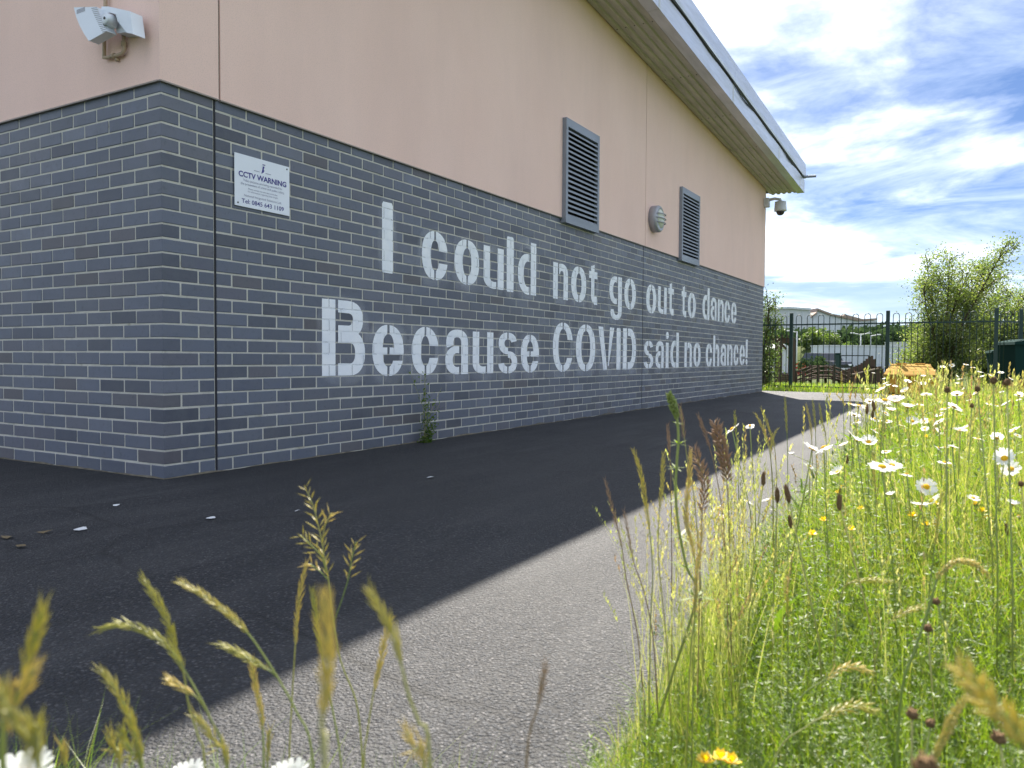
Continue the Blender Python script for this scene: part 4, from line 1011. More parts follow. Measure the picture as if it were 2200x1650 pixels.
# grassy bank and woodland behind the yard
bank = []; nb_ = 24
p0 = gpt(1762, 96); bv = []; bf = []
for j in range(nb_+1):
    for i in range(nb_+1):
        a, c = -1+2*i/nb_, -1+2*j/nb_; r = max(0, 1-a*a-c*c); q_ = Vector(p0)+RV*(a*9)+FV*(c*11); bv.append((q_.x, q_.y, gz(q_.x, q_.y)-.25+3.3*r**1.2+.2*noise.noise((a*4, c*4, 2))))
for j in range(nb_):
    for i in range(nb_): k_ = j*(nb_+1)+i; bf.append((k_, k_+1, k_+nb_+2, k_+nb_+1))
me = bpy.data.meshes.new('grass_bank'); me.from_pydata(bv, [], bf); me.update(); tag(link('grass_bank', me, M['meadow_ground']), kind='structure')
bl = {1738: 'light green bush on the shoulder of the grassy bank behind the shed', 1757: 'tallest light green bush on top of the grassy bank', 1780: 'light green bush on the grassy bank beside the slim lamp post', 1812: 'low light green bush behind the pale cabin roof'}
for u, D, r, h in ((1738, 93, 1.2, 1.6), (1757, 94, 1.7, 2.2), (1780, 97, 1.6, 1.8), (1812, 99, 2.0, 3.2)):
    p = gpt(u, D); d2_ = ((u-1762)*D/F/9)**2; zb = p[2]+3.0*max(0, 1-d2_)**1.2-.4 if u < 1805 else p[2]
    blob('hillside_bush', (p[0], p[1], zb), r, h, 1100, .34, 'bush_leaf', bl[u], 'shrub')
wp = []
for _ in range(260):
    u = rng.uniform(1560, 2330); D = rng.uniform(118, 165); vt = np.interp(u, [1560, 1640, 1700, 1760, 1800, 1840, 1900, 1960, 2330], [690, 697, 702, 706, 708, 694, 688, 692, 690]) + rng.uniform(-2, 16)
    p = at(u, 790, D); zt = at(u, vt, D)[2]; zb = gz(p[0], p[1]); h = zt-zb; w = rng.uniform(1.6, 3.2)
    for _k in range(190):
        d = rng.normal(size=3); d /= np.linalg.norm(d); s_ = rng.uniform(.6, 1.05); hz = rng.uniform(.12, .8)
        wp.append((p[0]+d[0]*w*s_, p[1]+d[1]*w*s_, zb + h*min(1, hz + .22*d[2]*s_) if d[2] > -.6 else zb+h*.2*rng.random()))
P = np.array(wp); Vv, Fv = leaf_quads(P, .95, aspect=.8); tr_ = np.repeat(rng.uniform(.05, .75, 260), 190)
tag(link('far_woodland', np_mesh('far_woodland', Vv, [Fv], M['far_leaf'], {'rnd': np.repeat(np.clip(tr_+.15*rng.normal(size=len(P)), 0, 1), 4)})), 'dark belt of woodland along the skyline beyond the yard', 'woodland', kind='stuff')

# ------------------------------------------------------------------ meadow
def blades(P, h, w, lean, az, curve, rnd, seg=3):
    """tapered bent blades; arrays of length n"""
    n = len(P); d = np.stack([np.cos(az), np.sin(az), np.zeros(n)], 1); sd = np.stack([-np.sin(az), np.cos(az), np.zeros(n)], 1)
    sd = sd*np.cos(rnd*9)[:, None] + d*np.sin(rnd*9)[:, None]
    rows_ = []
    for k_ in range(seg+1):
        t = k_/seg; off = (lean*t + curve*t*t); c = P + d*(off*h)[:, None]; c[:, 2] += h*(t - .35*np.clip(off, 0, 1.2)*t)
        wd = w*(1-t**1.6)*.5 if k_ < seg else w*0
        rows_.append(c-sd*wd[:, None]); 
        if k_ < seg: rows_.append(c+sd*wd[:, None])
    nv = 2*seg+1; Vv = np.stack(rows_, 1).reshape(-1, 3); i = np.arange(n)*nv
    quads = np.concatenate([np.stack([i+2*k_, i+2*k_+1, i+2*k_+3, i+2*k_+2], 1) for k_ in range(seg-1)])
    tris = np.stack([i+2*seg-2, i+2*seg-1, i+2*seg], 1)
    return Vv, quads, tris, np.repeat(rnd, nv)
def canopy(D): return np.interp(D, [.5, 1.0, 1.6, 3, 6, 9, 15], [.11, .18, .29, .40, .40, .33, .22])
def scatter(n, dmin, dmax, amin=-40, amax=50, power=1.0):
    out = []
    while len(out) < n:
        m = n*3; t = rng.random(m); D = (dmin**power + t*(dmax**power-dmin**power))**(1/power); a = np.radians(rng.uniform(amin, amax, m))
        x = CAM[0]+fr2[0]*D*np.cos(a)+rt2[0]*D*np.sin(a); y = CAM[1]+fr2[1]*D*np.cos(a)+rt2[1]*D*np.sin(a)
        for X, Y, d_ in zip(x, y, D):
            if Y < -.1 and -.03 < X-edge_x(Y) < .20 and rng.random() < .5: continue
            if Y < 14.9 and on_meadow(X, Y) and X > -3 and not (abs(X-2.60) < .5 and abs(Y-14.30) < .35):
                out.append((X, Y, d_))
            if len(out) >= n: break
    return np.array(out)
def join(parts, mat, name):
    V_, Q_, T_r, R_ = [], [], [], []; n = 0
    for v, q_, t, r in parts:
        V_.append(v); Q_.append(q_+n); T_r.append(t+n); R_.append(r); n += len(v)
    return np_mesh(name, np.concatenate(V_), [np.concatenate(Q_), np.concatenate(T_r)], M[mat], {'rnd': np.concatenate(R_)})
def gset(n, dmin, dmax, hs, wid, power=1.0, dry=.0, amin=-40, amax=50, leans=(.0, .45)):
    s_ = scatter(n, dmin, dmax, amin, amax, power); n = len(s_); P = np.stack([s_[:, 0], s_[:, 1], np.full(n, -.01)], 1)
    patch = np.array([noise.noise((x*.9, y*.9, 0)) for x, y in P[:, :2]]); h = canopy(s_[:, 2])*rng.uniform(hs[0], hs[1], n)*(1+.35*patch)
    edge = np.array([x-edge_x(y) for x, y in P[:, :2]]); h *= np.where((edge > -.05) & (edge < .45), .45+.55*np.clip(edge/.45, 0, 1), 1)
    w = wid*rng.uniform(.6, 1.4, n)*np.clip(s_[:, 2]/2.5, .55, 3.2)
    rnd = np.clip(rng.beta(2, 3.2, n) + .25*patch + dry*rng.random(n), 0, .999)
    return blades(P, h, w, rng.uniform(*leans, n), rng.uniform(0, 6.283, n), rng.uniform(-.1, .8, n), rnd)
parts = [gset(44000, .55, 3.2, (.45, 1.25), .0036, .9), gset(36000, 3.0, 8, (.55, 1.3), .0036, 1.0), gset(20000, 7.5, 16, (.6, 1.25), .0040, 1.2),
         gset(16000, 1.0, 6, (.9, 1.5), .0022, 1.0, .25, leans=(0, .16), amin=-4), gset(9000, 4.5, 12, (.9, 1.35), .0024, 1.0, .3, leans=(0, .16), amin=-4), gset(3500, 1.0, 4, (.8, 1.3), .0021, 1.0, .3, leans=(0, .12), amin=2, amax=16)]
tag(link('meadow_grass', join(parts, 'grass', 'meadow_grass')), 'tall green grass filling the meadow beside the tarmac path', 'grass', kind='stuff')
# strip of grass along the fence
n = 16000; X = rng.uniform(-2.5, 8, n); Y = rng.uniform(13.7, 19.5, n); ok = np.array([on_meadow(a, c) and not (abs(a-2.60) < .5 and abs(c-14.30) < .35) for a, c in zip(X, Y)]) & (X < 3.2)
P = np.stack([X, Y, np.array([gz(a, c) for a, c in zip(X, Y)])-.01], 1)[ok]; n = len(P)
pb = blades(P, rng.uniform(.07, .20, n), rng.uniform(.008, .016, n), rng.uniform(0, .5, n), rng.uniform(0, 6.28, n), rng.uniform(0, .7, n), np.clip(rng.beta(2, 3, n), 0, .999))
tag(link('verge_grass', join([pb], 'grass', 'verge_grass')), 'short bright grass verge along the foot of the railings', 'grass', kind='stuff')
# whorled herbs (bedstraw) between the grass
def herbs(n, dmin, dmax, nodes, leaves, lsz, power=1.0, hk=(.7, 1.3)):
    s_ = scatter(n, dmin, dmax, -12, 48, power); n = len(s_); h = canopy(s_[:, 2])*rng.uniform(hk[0], hk[1], n)
    edge = np.array([x-edge_x(y) for x, y in s_[:, :2]]); h *= np.where(edge < .35, .45+.55*np.clip(edge/.35, 0, 1), 1)
    az = rng.uniform(0, 6.283, n); ln = rng.uniform(0, .5, n); sz = lsz*np.clip(s_[:, 2]/2.2, .6, 2.6)
    VV, TT, RR = [], [], []; tot = 0
    t = (np.arange(nodes)+1)/nodes; t = .15+.85*t
    C_ = np.stack([s_[:, 0][:, None]+np.cos(az)[:, None]*ln[:, None]*(h[:, None]*t**1.5), s_[:, 1][:, None]+np.sin(az)[:, None]*ln[:, None]*(h[:, None]*t**1.5), h[:, None]*t[None]], 2)
    C_ = np.repeat(C_.reshape(-1, 3), leaves, 0); m = len(C_); L_ = np.repeat(sz, nodes*leaves)*rng.uniform(.6, 1.2, m)
    w = rng.uniform(0, 6.283, m); el = rng.uniform(-.1, .9, m); d = np.stack([np.cos(w)*np.cos(el), np.sin(w)*np.cos(el), np.sin(el)], 1)
    sd = np.stack([-np.sin(w), np.cos(w), rng.uniform(-.5, .5, m)], 1)*(L_*.11)[:, None]
    tip = C_+d*L_[:, None]; mid = C_+d*(L_*.5)[:, None]; V_ = np.stack([C_, mid+sd, tip, mid-sd], 1).reshape(-1, 3); i = np.arange(m)*4
    rr = np.repeat(np.repeat(np.clip(.45+.22*rng.normal(size=n), 0, 1), nodes*leaves), 4)
    quads = np.stack([i, i+1, i+2, i+3], 1)
    P = np.stack([s_[:, 0], s_[:, 1], np.full(n, -.01)], 1)
    sv, sq, st, sr = blades(P, h*1.02, np.full(n, .0022)*np.clip(s_[:, 2]/2, .7, 2.5), ln*.3, az, ln*.7, np.full(n, .6))
    return [(V_, quads, np.zeros((0, 3), int), rr), (sv, sq, st, sr)]
hp = herbs(3800, .75, 3.0, 9, 6, .0165, .9, (.55, 1.05)) + herbs(2200, 2.6, 8, 6, 5, .019, 1.0, (.55, 1.05))
tag(link('meadow_herbs', join(hp, 'herb', 'meadow_herbs')), 'fine leaved green herbs growing low between the meadow grass', 'herbs', kind='stuff')

# broad leaves, seed stalks in the mass of the meadow
def lp_blades(n, dmin, dmax):
    s_ = scatter(n, dmin, dmax, -10, 46, 1.0); n = len(s_); P = np.stack([s_[:, 0], s_[:, 1], canopy(s_[:, 2])*rng.uniform(.1, .5, n)], 1)
    return blades(P, rng.uniform(.05, .11, n), rng.uniform(.010, .020, n), rng.uniform(.2, .9, n), rng.uniform(0, 6.28, n), rng.uniform(.2, .9, n), np.clip(rng.beta(2, 3, n), 0, .999), 4)
tag(link('broad_leaves', join([lp_blades(700, 1.5, 6)], 'herb', 'broad_leaves')), 'broad fresh green leaves scattered low in the meadow', 'leaves', kind='stuff')
def seedstalks(n, dmin, dmax, amin, amax, hr, power=1.0):
    s_ = scatter(n, dmin, dmax, amin, amax, power); n = len(s_); parts = []
    h = rng.uniform(*hr, n)*np.interp(s_[:, 2], [.8, 2, 4], [.62, .85, 1]); az = rng.uniform(0, 6.28, n); ln = rng.uniform(0, .25, n); rnd = rng.random(n)
    P = np.stack([s_[:, 0], s_[:, 1], np.full(n, -.01)], 1); wk = np.clip(s_[:, 2]/2.2, .7, 2.6)
    st = blades(P, h, .0021*wk, ln*.4, az, ln, .55+.4*rnd); K_ = 16
    t = np.linspace(.80, 1.0, K_); off = ln[:, None]*.4*t+ln[:, None]*t*t
    cx = P[:, 0][:, None]+np.cos(az)[:, None]*off*h[:, None]; cy = P[:, 1][:, None]+np.sin(az)[:, None]*off*h[:, None]; cz = P[:, 2][:, None]+h[:, None]*(t-.35*off*t)
    C_ = np.stack([cx, cy, cz], 2).reshape(-1, 3); m = len(C_); w = rng.uniform(0, 6.28, m); L_ = np.repeat(.011*wk, K_)*rng.uniform(.7, 1.3, m)
    d = np.stack([np.cos(w)*.45, np.sin(w)*.45, np.ones(m)], 1)*L_[:, None]; sd = np.stack([-np.sin(w), np.cos(w), np.zeros(m)], 1)*(L_*.17)[:, None]
    V_ = np.stack([C_, C_+d*.5+sd, C_+d, C_+d*.5-sd], 1).reshape(-1, 3); i = np.arange(m)*4
    return [st, (V_, np.stack([i, i+1, i+2, i+3], 1), np.zeros((0, 3), int), np.repeat(np.repeat(rnd, K_), 4))]
sp = seedstalks(650, 1.2, 9, -6, 46, (.38, .66)) + seedstalks(260, 6, 15, 8, 46, (.32, .50)) + seedstalks(260, 1.3, 6, 3, 17, (.34, .60))
tag(link('seeding_grass', join(sp, 'straw_attr', 'seeding_grass')), 'thin straw coloured seed stalks rising all through the meadow', 'grass', kind='stuff')

# ------------------------------------------------------------------ individual flowers and stalks
def petal_head(npet, R0, cup):
    b = MB()
    for k_ in range(npet):
        a = 2*math.pi*k_/npet + random.uniform(-.06, .06); ln = R0*random.uniform(.88, 1.08); w = R0*.145; dz = random.uniform(-.05, .08)*R0
        d = Vector((math.cos(a), math.sin(a), 0)); s_ = Vector((-math.sin(a), math.cos(a), 0)); P_ = lambda r, ww, z: d*r*ln + s_*ww*w + Vector((0, 0, z*R0+dz*r))
        b.add([P_(.22, -.55, 0), P_(.22, .55, 0), P_(.6, 1, cup*.5), P_(.6, -1, cup*.5), P_(.93, .75, cup*.8), P_(.93, -.75, cup*.8), P_(1, 0, cup*.85)],
              [(0, 1, 2, 3), (3, 2, 4, 5), (5, 4, 6)])
    return b.mesh('petals')
def disc_mesh(R0):
    b = MB(); b.lathe([(.30*R0, -.05*R0), (.31*R0, .05*R0), (.24*R0, .15*R0), (.10*R0, .19*R0), (.01, .195*R0)] if 0 else [(.30*R0, -.05*R0), (.31*R0, .05*R0), (.24*R0, .15*R0), (.10*R0, .19*R0), (.02*R0, .195*R0)], (0, 0, 0), (0, 0, 1), 12); return b.mesh('disc', True)
PH = [petal_head(random.choice((17, 19, 21)), .023, c) for c in (.0, .25, -.22, .5, .1)]
for m_ in PH: m_.materials.append(M['petal'])
DH = disc_mesh(.023); DH.materials.append(M['disc_yellow'])
DAISY = [(1573,922,38),(1745,965,50),(1770,962,46),(1866,950,36),(1540,1093,30),(1605,1078,26),(1648,1075,20),(1558,1110,24),(1800,1015,34),(1848,1040,28),(1895,1003,58),(1917,1000,42),(1947,990,25),(1949,1004,20),(1990,1046,46),(2002,1076,42),(1978,1085,45),(2040,1000,32),(2158,985,46),(2172,1008,42),(2053,1088,32),(2145,1070,35),(2010,1123,40),(1970,1120,32),(1868,1185,32),(2085,1185,42),(1820,1108,24),(1937,1100,22),(1950,875,32),(2050,875,36),(2030,878,22),(1960,905,27),(1900,860,38),(1925,862,38),(1845,872,36),(1828,869,26),(1835,892,26),(1842,906,22),(1915,882,26),(1985,905,22),(2020,890,22),(1893,838,24),(1920,850,24),(1945,840,20),(1990,848,24),(2000,815,15),(1950,820,16),(1985,822,15),(2025,790,12),(2045,785,12),(2075,783,12),(2105,800,16),(2130,805,16),(2110,810,13),(2090,790,12),(2150,800,13),(2062,815,13),(2020,925,24),(2075,920,26),(2000,960,22),(2110,940,20),(2180,925,28),(1880,900,22),(1855,990,20),(1790,1000,20),(2190,1110,42),(2160,1165,32),(1880,925,22),(1700,975,16),(1935,915,20),(1905,905,22),(2085,860,18),(2140,870,18),(2190,850,18),(1975,870,20),(1868,862,22),(2120,905,18),(2060,955,20)]
def daisy(tip, root, k_, label, group, face=None, scale=1.0):
    Rr = empty('oxeye_daisy', root, label, 'daisy', group); tp = Vector(tip)-Vector(root)
    b = MB(); mid = Vector((tp.x*.35, tp.y*.35, tp.z*.55)); b.tube([(0, 0, 0), mid, (tp.x*.8, tp.y*.8, tp.z*.85), tp], [.0016, .0014, .0013, .0016], 5); b.obj('stem', M['stem'], Rr, True)
    n_ = face or Vector((random.gauss(0, .38), random.gauss(0, .38), 1)) ; q_ = Vector((0, 0, 1)).rotation_difference(n_.normalized())
    pt = link('petals', PH[k_ % len(PH)], None, Rr, tp); pt.rotation_mode = 'QUATERNION'; pt.rotation_quaternion = q_; pt.scale = (scale,)*3
    dc = link('disc', DH, None, Rr, tp); dc.rotation_mode = 'QUATERNION'; dc.rotation_quaternion = q_; dc.scale = (scale,)*3
    return Rr
for k_, (u, v, px) in enumerate(DAISY):
    D = .047*F/px
    p = at(u, v, D)
    for _ in range(40):
        if p[2] > .68: D *= 1.04 if v > 773 else .96
        elif p[2] < .16: D *= .95
        else: break
        p = at(u, v, D)
    sc = px*D/F/.046
    lx, ly = random.uniform(-.06, .06), random.uniform(-.06, .06); r = [p[0]+lx, p[1]+ly, 0]
    if not on_meadow(r[0], r[1]): r[0] = max(r[0], edge_x(r[1])+.06)
    if r[0]-p[0] > .45: p = np.array([r[0]-.12, p[1], p[2]])
    near_ = D < 2.2
    f_ = None
    if k_ in (17, 18, 22, 25, 24, 14): f_ = Vector((-FW[0]+random.gauss(0, .3), -FW[1]+random.gauss(0, .3), .9))
    daisy(p, r, k_, 'white oxeye daisy with yellow centre open in the near meadow' if near_ else 'small white oxeye daisy among the grass further along the meadow',
          'oxeye daisies near' if near_ else 'oxeye daisies further off', f_, min(1.15, max(.8, sc)))
sx = scatter(75, 1.9, 8, 6, 40, .8)
for k_, (X, Y, d_) in enumerate(sx):
    h = float(canopy(d_))*random.uniform(1.05, 1.45)
    daisy((X+random.uniform(-.05, .05), Y+random.uniform(-.05, .05), h), (X, Y, 0), k_, 'small white oxeye daisy among the grass further along the meadow', 'oxeye daisies further off', None, random.uniform(.5, .8))
for u, v, D, lab in ((622, 1648, .84, 'white daisy at the grassy tarmac edge below the loose spikelet stalk'), (405, 1645, .95, 'half closed white daisy beside the arching seed stalks'), (45, 1650, .55, 'blurred white daisy among the thick blurred seed heads')):
    p = at(u, v+27, D); daisy(p, (p[0]+.02, p[1]-.03, 0), 3, lab, None, Vector((-FW[0]*.3, -FW[1]*.3, 1.4)))

def head_mesh(b, pts, width, dens, loose=.35, sl=.010):
    """spikelets packed along a polyline of Vectors, tip first"""
    acc = [0]
    for a, c in zip(pts[:-1], pts[1:]): acc.append(acc[-1]+(c-a).length)
    tot = acc[-1]; n = max(8, int(tot*dens*1.7))
    for i in range(n):
        s_ = tot*(i+.5)/n; k_ = max(j for j in range(len(acc)-1) if acc[j] <= s_); t = (s_-acc[k_])/max(1e-6, acc[k_+1]-acc[k_])
        o = pts[k_].lerp(pts[k_+1], t); ax = (pts[k_]-pts[k_+1]).normalized(); taper = .5+.5*min(1, s_/(tot*.3)) if s_ < tot*.7 else .6+.4*(tot-s_)/(tot*.3)
        e1 = ax.orthogonal().normalized(); e2 = ax.cross(e1); w = i*2.4; out = e1*math.cos(w)+e2*math.sin(w)
        d = (ax+out*loose*random.uniform(.6, 1.4)).normalized(); L_ = sl*random.uniform(.8, 1.45)*(.7+.3*taper); r = width*.25*taper
        c = o+out*width*.27*taper; sdv = d.orthogonal().normalized(); s2 = d.cross(sdv); m = c+d*L_*.42
        b.add([c, m+sdv*r, m+s2*r, m-sdv*r, m-s2*r, c+d*L_], [(0, 2, 1), (0, 3, 2), (0, 4, 3), (0, 1, 4), (5, 1, 2), (5, 2, 3), (5, 3, 4), (5, 4, 1)])
def smooth_line(P, n):
    P = [Vector(p) for p in P]; out = []
    for i in range(len(P)-1):
        p0, p1, p2, p3 = P[max(0, i-1)], P[i], P[i+1], P[min(len(P)-1, i+2)]
        for k_ in range(n):
            t = k_/n; out.append(.5*((2*p1)+(p2-p0)*t+(2*p0-5*p1+4*p2-p3)*t*t+(3*p1-p0-3*p2+p3)*t**3))
    return out+[P[-1]]
def stalk(name, pix, D, nh, label, group=None, width=.0035, dens=420, mat='straw', smat='stem', loose=.3, sl=.010, sr=.0011, branches=(), root=None, dD=0.0):
    width *= .80; sr *= .9; sl *= 1.08; L_ = [at(u, v, D+dD*i) for i, (u, v) in enumerate(pix)]
    last = L_[-1]; prev = L_[-2]; dr = (last-prev); z = last[2]
    if root is None:
        k_ = min(.12, .6*z); h = np.array([dr[0], dr[1]]); h = h/(np.linalg.norm(h)+1e-6)*min(.08, np.linalg.norm(h)); root = np.array([last[0]+h[0], last[1]+h[1], 0.0])
    if z > .02: L_ += [np.array([last[0]*.5+root[0]*.5, last[1]*.5+root[1]*.5, z*.5]), root]
    else: root = L_[-1].copy(); root[2] = 0; L_[-1] = root
    R_ = empty(name, tuple(root), label, 'grass', group); o = Vector(root)
    ln = [p-o for p in smooth_line(L_, 4)]
    b = MB(); b.tube(ln, [sr*(.55+.7*i/len(ln)) for i in range(len(ln))], 5); b.obj('stem', M[smat], R_, True)
    b = MB(); head_mesh(b, ln[:max(2, nh*4)+1], width, dens, loose, sl); b.obj('seed_head', M[mat], R_)
    for bp, nb2 in branches:
        q_ = [Vector(at(u, v, D))-o for u, v in bp]; q_ = smooth_line(q_, 4); b = MB(); b.tube(q_, sr*.7, 4); b.obj('branch', M[smat], R_, True)
        b = MB(); head_mesh(b, q_[:nb2*4+1], width, dens, loose, sl); b.obj('seed_head', M[mat], R_)
    return R_
c6 = lambda L_: [(x/2.444, 1000+y_/2.444) for x, y_ in L_]
c5 = lambda L_: [(1300+x/2.444, 750+y_/2.444) for x, y_ in L_]
c7 = lambda L_: [(1300+x/2.444, 1150+y_/2.444) for x, y_ in L_]
G1 = 'seed stalks at the tarmac edge'
stalk('grass_stalk', c6([(1600,110),(1645,215),(1665,290),(1690,400),(1705,500),(1725,600),(1750,800),(1790,1030),(1870,1240),(1900,1500)]), .95, 5, 'tall grass stalk with loose pale spikelets on thin branches', None, .0042, 190, loose=1.0, sl=.013,
      branches=[(c6([(1870,400),(1845,500),(1825,610),(1755,820)]), 2), (c6([(1575,365),(1625,410),(1690,480),(1710,560)]), 2), (c6([(1740,250),(1705,320),(1695,400)]), 1), (c6([(1625,515),(1685,560),(1722,600)]), 1)])
stalk('grass_stalk', c6([(755,600),(830,720),(890,850),(915,950),(965,1090),(990,1250),(1040,1420),(1075,1570)]), .70, 4, 'upright dense seed spike leaning beside the arching spike', None, .0042, 480)
stalk('grass_stalk', c6([(530,860),(650,835),(780,880),(880,950),(960,1060),(1030,1180),(1100,1320),(1190,1580)]), .68, 4, 'seed spike arching over to one side above the shaded tarmac', None, .0042, 480, branches=[(c6([(885,1125),(960,1170),(1030,1215),(1090,1300)]), 2)])
stalk('grass_stalk', c6([(950,615),(1080,690),(1200,780),(1310,890),(1400,1020),(1480,1150),(1560,1300),(1640,1520)]), .72, 3, 'slanting seed spike with a short second spike branching below', None, .0040, 460, branches=[(c6([(1160,940),(1300,1010),(1420,1080),(1450,1110)]), 2)])
stalk('grass_stalk', c6([(1320,1040),(1340,1150),(1370,1280),(1380,1400),(1385,1560)]), .75, 3, 'short green seed spike standing before the shadow edge', None, .0036, 420)
stalk('grass_stalk', c6([(1610,510),(1580,640),(1560,800),(1550,950),(1535,1200),(1520,1500)]), .95, 3, 'very slim straight seed spike left of the loose spikelet stalk', None, .0030, 330, sl=.011)
stalk('grass_stalk', c6([(1640,665),(1660,800),(1672,900),(1690,1000),(1740,1250),(1790,1560)]), .85, 3, 'slim yellowish seed spike behind the thick blurred brown spike', None, .0036, 380)
stalk('grass_stalk', c6([(1700,690),(1715,850),(1720,1000),(1712,1200),(1690,1350),(1700,1560),(1705,1650)]), .30, 4, 'thick blurred brown seed spike rising straight in front of the others', None, .0034, 620, sl=.008)
stalk('grass_stalk', c6([(1945,660),(2010,780),(2070,900),(2110,1060),(2150,1220),(2200,1350),(2260,1600)]), .45, 3, 'orange brown seed spike bending across the sunlit shadow edge', None, .0032, 520, sl=.009)
stalk('grass_stalk', c6([(2050,820),(2020,920),(1995,1050),(1960,1200),(1930,1400),(1910,1570)]), .80, 3, 'green seed spike crossing behind the orange brown spike', None, .0036, 400)
stalk('grass_stalk', c6([(530,1075),(590,1150),(650,1250),(700,1380),(740,1550),(750,1650)]), .60, 4, 'yellow seed spike below the arching spike', None, .0040, 480)
stalk('grass_stalk', c6([(640,1380),(660,1450),(700,1520),(740,1600)]), .60, 3, 'short yellow seed spike beside the yellow spike below the arch', None, .0040, 480)
stalk('grass_stalk', c6([(575,1410),(600,1500),(630,1600)]), .62, 2, 'low seed spike tip left of the yellow spikes', None, .0040, 480)
stalk('grass_stalk', c6([(220,760),(190,880),(150,1010),(110,1150),(60,1300),(10,1500)]), .36, 3, 'thick blurred yellow seed spike leaning right over the dark tarmac', None, .0034, 560, sl=.009)
stalk('grass_stalk', c6([(0,1170),(40,1290),(110,1380),(170,1480),(205,1600)]), .33, 4, 'thick blurred seed spike crossing under the leaning blurred spike', None, .0036, 560, sl=.009)
stalk('grass_stalk', c6([(180,1060),(120,1180),(60,1290),(20,1420)]), .34, 3, 'short blurred side spike against the leaning blurred spike', None, .0034, 560, sl=.009)
stalk('grass_stalk', c6([(330,1520),(338,1600)]), .6, 1, 'seed spike tip just showing between the daisies', None, .0036, 480)
stalk('grass_stalk', c6([(2130,1390),(2180,1500),(2230,1620)]), .5, 2, 'brown seed spike low over the sunlit tarmac', None, .0030, 480)
stalk('grass_stalk', c6([(1020,1310),(1080,1380),(1140,1470),(1195,1590)]), .66, 3, 'yellow seed spike in front of the short green spike', None, .0038, 460)
stalk('grass_stalk', c6([(1415,1390),(1410,1480),(1405,1570)]), .8, 2, 'thin short seed spike right of the short green spike', None, .0030, 400)
stalk('grass_stalk', [(1172,1425),(1155,1520),(1130,1650)], .55, 1, 'thin brown seed spike alone on the sunlit tarmac', None, .0026, 430, 'purple_head', 'dry_stem', sl=.008)
# right hand group
stalk('grass_stalk', c5([(150,535),(190,660),(215,820),(235,960),(250,1180),(240,1400),(235,1650)]), 1.25, 3, 'golden seed spike leaning left over the shadow edge', None, .0048, 330)
stalk('grass_stalk', c5([(305,555),(300,700),(285,860),(280,1100),(320,1500)]), 1.3, 2, 'straight golden seed spike next to the leaning golden spike', None, .0046, 330)
stalk('grass_stalk', c5([(450,540),(440,700),(425,880),(470,1100),(480,1300),(450,1600)]), 1.15, 3, 'broad yellow green seed spike against the shadow edge', None, .0058, 380)
stalk('grass_stalk', c5([(515,930),(500,1040),(480,1200),(470,1400)]), 1.1, 3, 'yellow green seed spike under the broad yellow green spike', None, .0050, 330)
stalk('grass_stalk', c5([(0,690),(50,880),(90,1050),(110,1200),(170,1500)]), 1.35, 2, 'thin brown seed stalk furthest out over the tarmac', None, .0034, 260, 'purple_head', 'dry_stem')
stalk('grass_stalk', c5([(100,850),(120,960),(150,1120),(200,1260),(250,1500)]), 1.3, 2, 'second thin brown seed stalk out over the tarmac', None, .0030, 240, 'purple_head', 'dry_stem')
stalk('grass_stalk', c5([(395,300),(405,380),(418,480),(440,640),(470,800),(500,1200)]), 1.4, 2, 'dark brown spike close behind the whorled green plant', None, .0040, 300, 'purple_head', 'stem')
stalk('grass_stalk', c5([(330,400),(334,480),(340,560),(345,700),(350,1100)]), 1.5, 2, 'slender dark brown spike against the dark tarmac', None, .0042, 320, 'purple_head', 'dry_stem')
stalk('grass_stalk', c5([(490,350),(525,440),(550,520),(580,640),(620,900),(640,1300)]), 1.45, 2, 'brown spike tilting left of the bushy brown panicle', None, .0044, 300, 'purple_head', 'dry_stem')
stalk('grass_stalk', c5([(575,385),(600,480),(625,580),(640,700),(650,900),(660,1300)]), 1.4, 3, 'bushy brown grass panicle beside a large daisy', None, .015, 520, 'purple_head', 'dry_stem', loose=.9, sl=.014)
stalk('grass_stalk', c5([(470,520),(500,620),(525,720),(510,860),(500,1100)]), 1.3, 3, 'purple brown feathery panicle below the bushy panicle', None, .010, 380, 'purple_head', 'dry_stem', loose=.8, sl=.013)
for i, (L_, D) in enumerate((([(790,340),(830,420),(860,520),(880,700)],2.0), ([(820,310),(855,400),(890,520),(900,700)],2.1), ([(945,260),(950,350),(955,450),(960,700)],2.3), ([(1055,290),(1075,380),(1085,480),(1090,700)],2.4), ([(1090,270),(1100,360),(1105,440),(1110,700)],2.4), ([(680,330),(685,400),(690,470),(700,700)],2.0), ([(1125,290),(1140,380),(1160,470),(1160,700)],2.5), ([(905,420),(880,470),(870,560),(880,760)],2.0), ([(1240,120),(1245,200),(1250,280),(1255,500)],2.8), ([(1410,540),(1412,640),(1420,760),(1425,1000)],1.6), ([(1770,750),(1750,880),(1730,1040),(1700,1300)],1.3), ([(960,1180),(955,1300),(960,1420),(960,1650)],1.2))):
    stalk('grass_stalk', c5(L_), D, 2, 'straw coloured seed spike standing up from the meadow edge', 'upright spikes along the meadow edge', .0048, 260, sr=.0013)
stalk('grass_stalk', c7([(1900,840),(1840,930),(1780,1060),(1730,1170),(1715,1230)]), .62, 3, 'pale fat cylindrical grass head tilting right', None, .0062, 900, loose=.5, sl=.005)
stalk('grass_stalk', c7([(1870,700),(1960,800),(2040,900),(2130,980),(2190,1130),(2220,1300)]), .34, 4, 'blurred feathery grass head closest among the meadow stalks', None, .008, 620, loose=.6, sl=.009)
stalk('grass_stalk', c7([(2010,210),(1940,150),(1850,135),(1780,180),(1740,240),(1700,380),(1620,620),(1560,800)]), 1.0, 4, 'pale grass head arched over in a hoop', None, .0062, 650, loose=.5, sl=.006, sr=.0018)
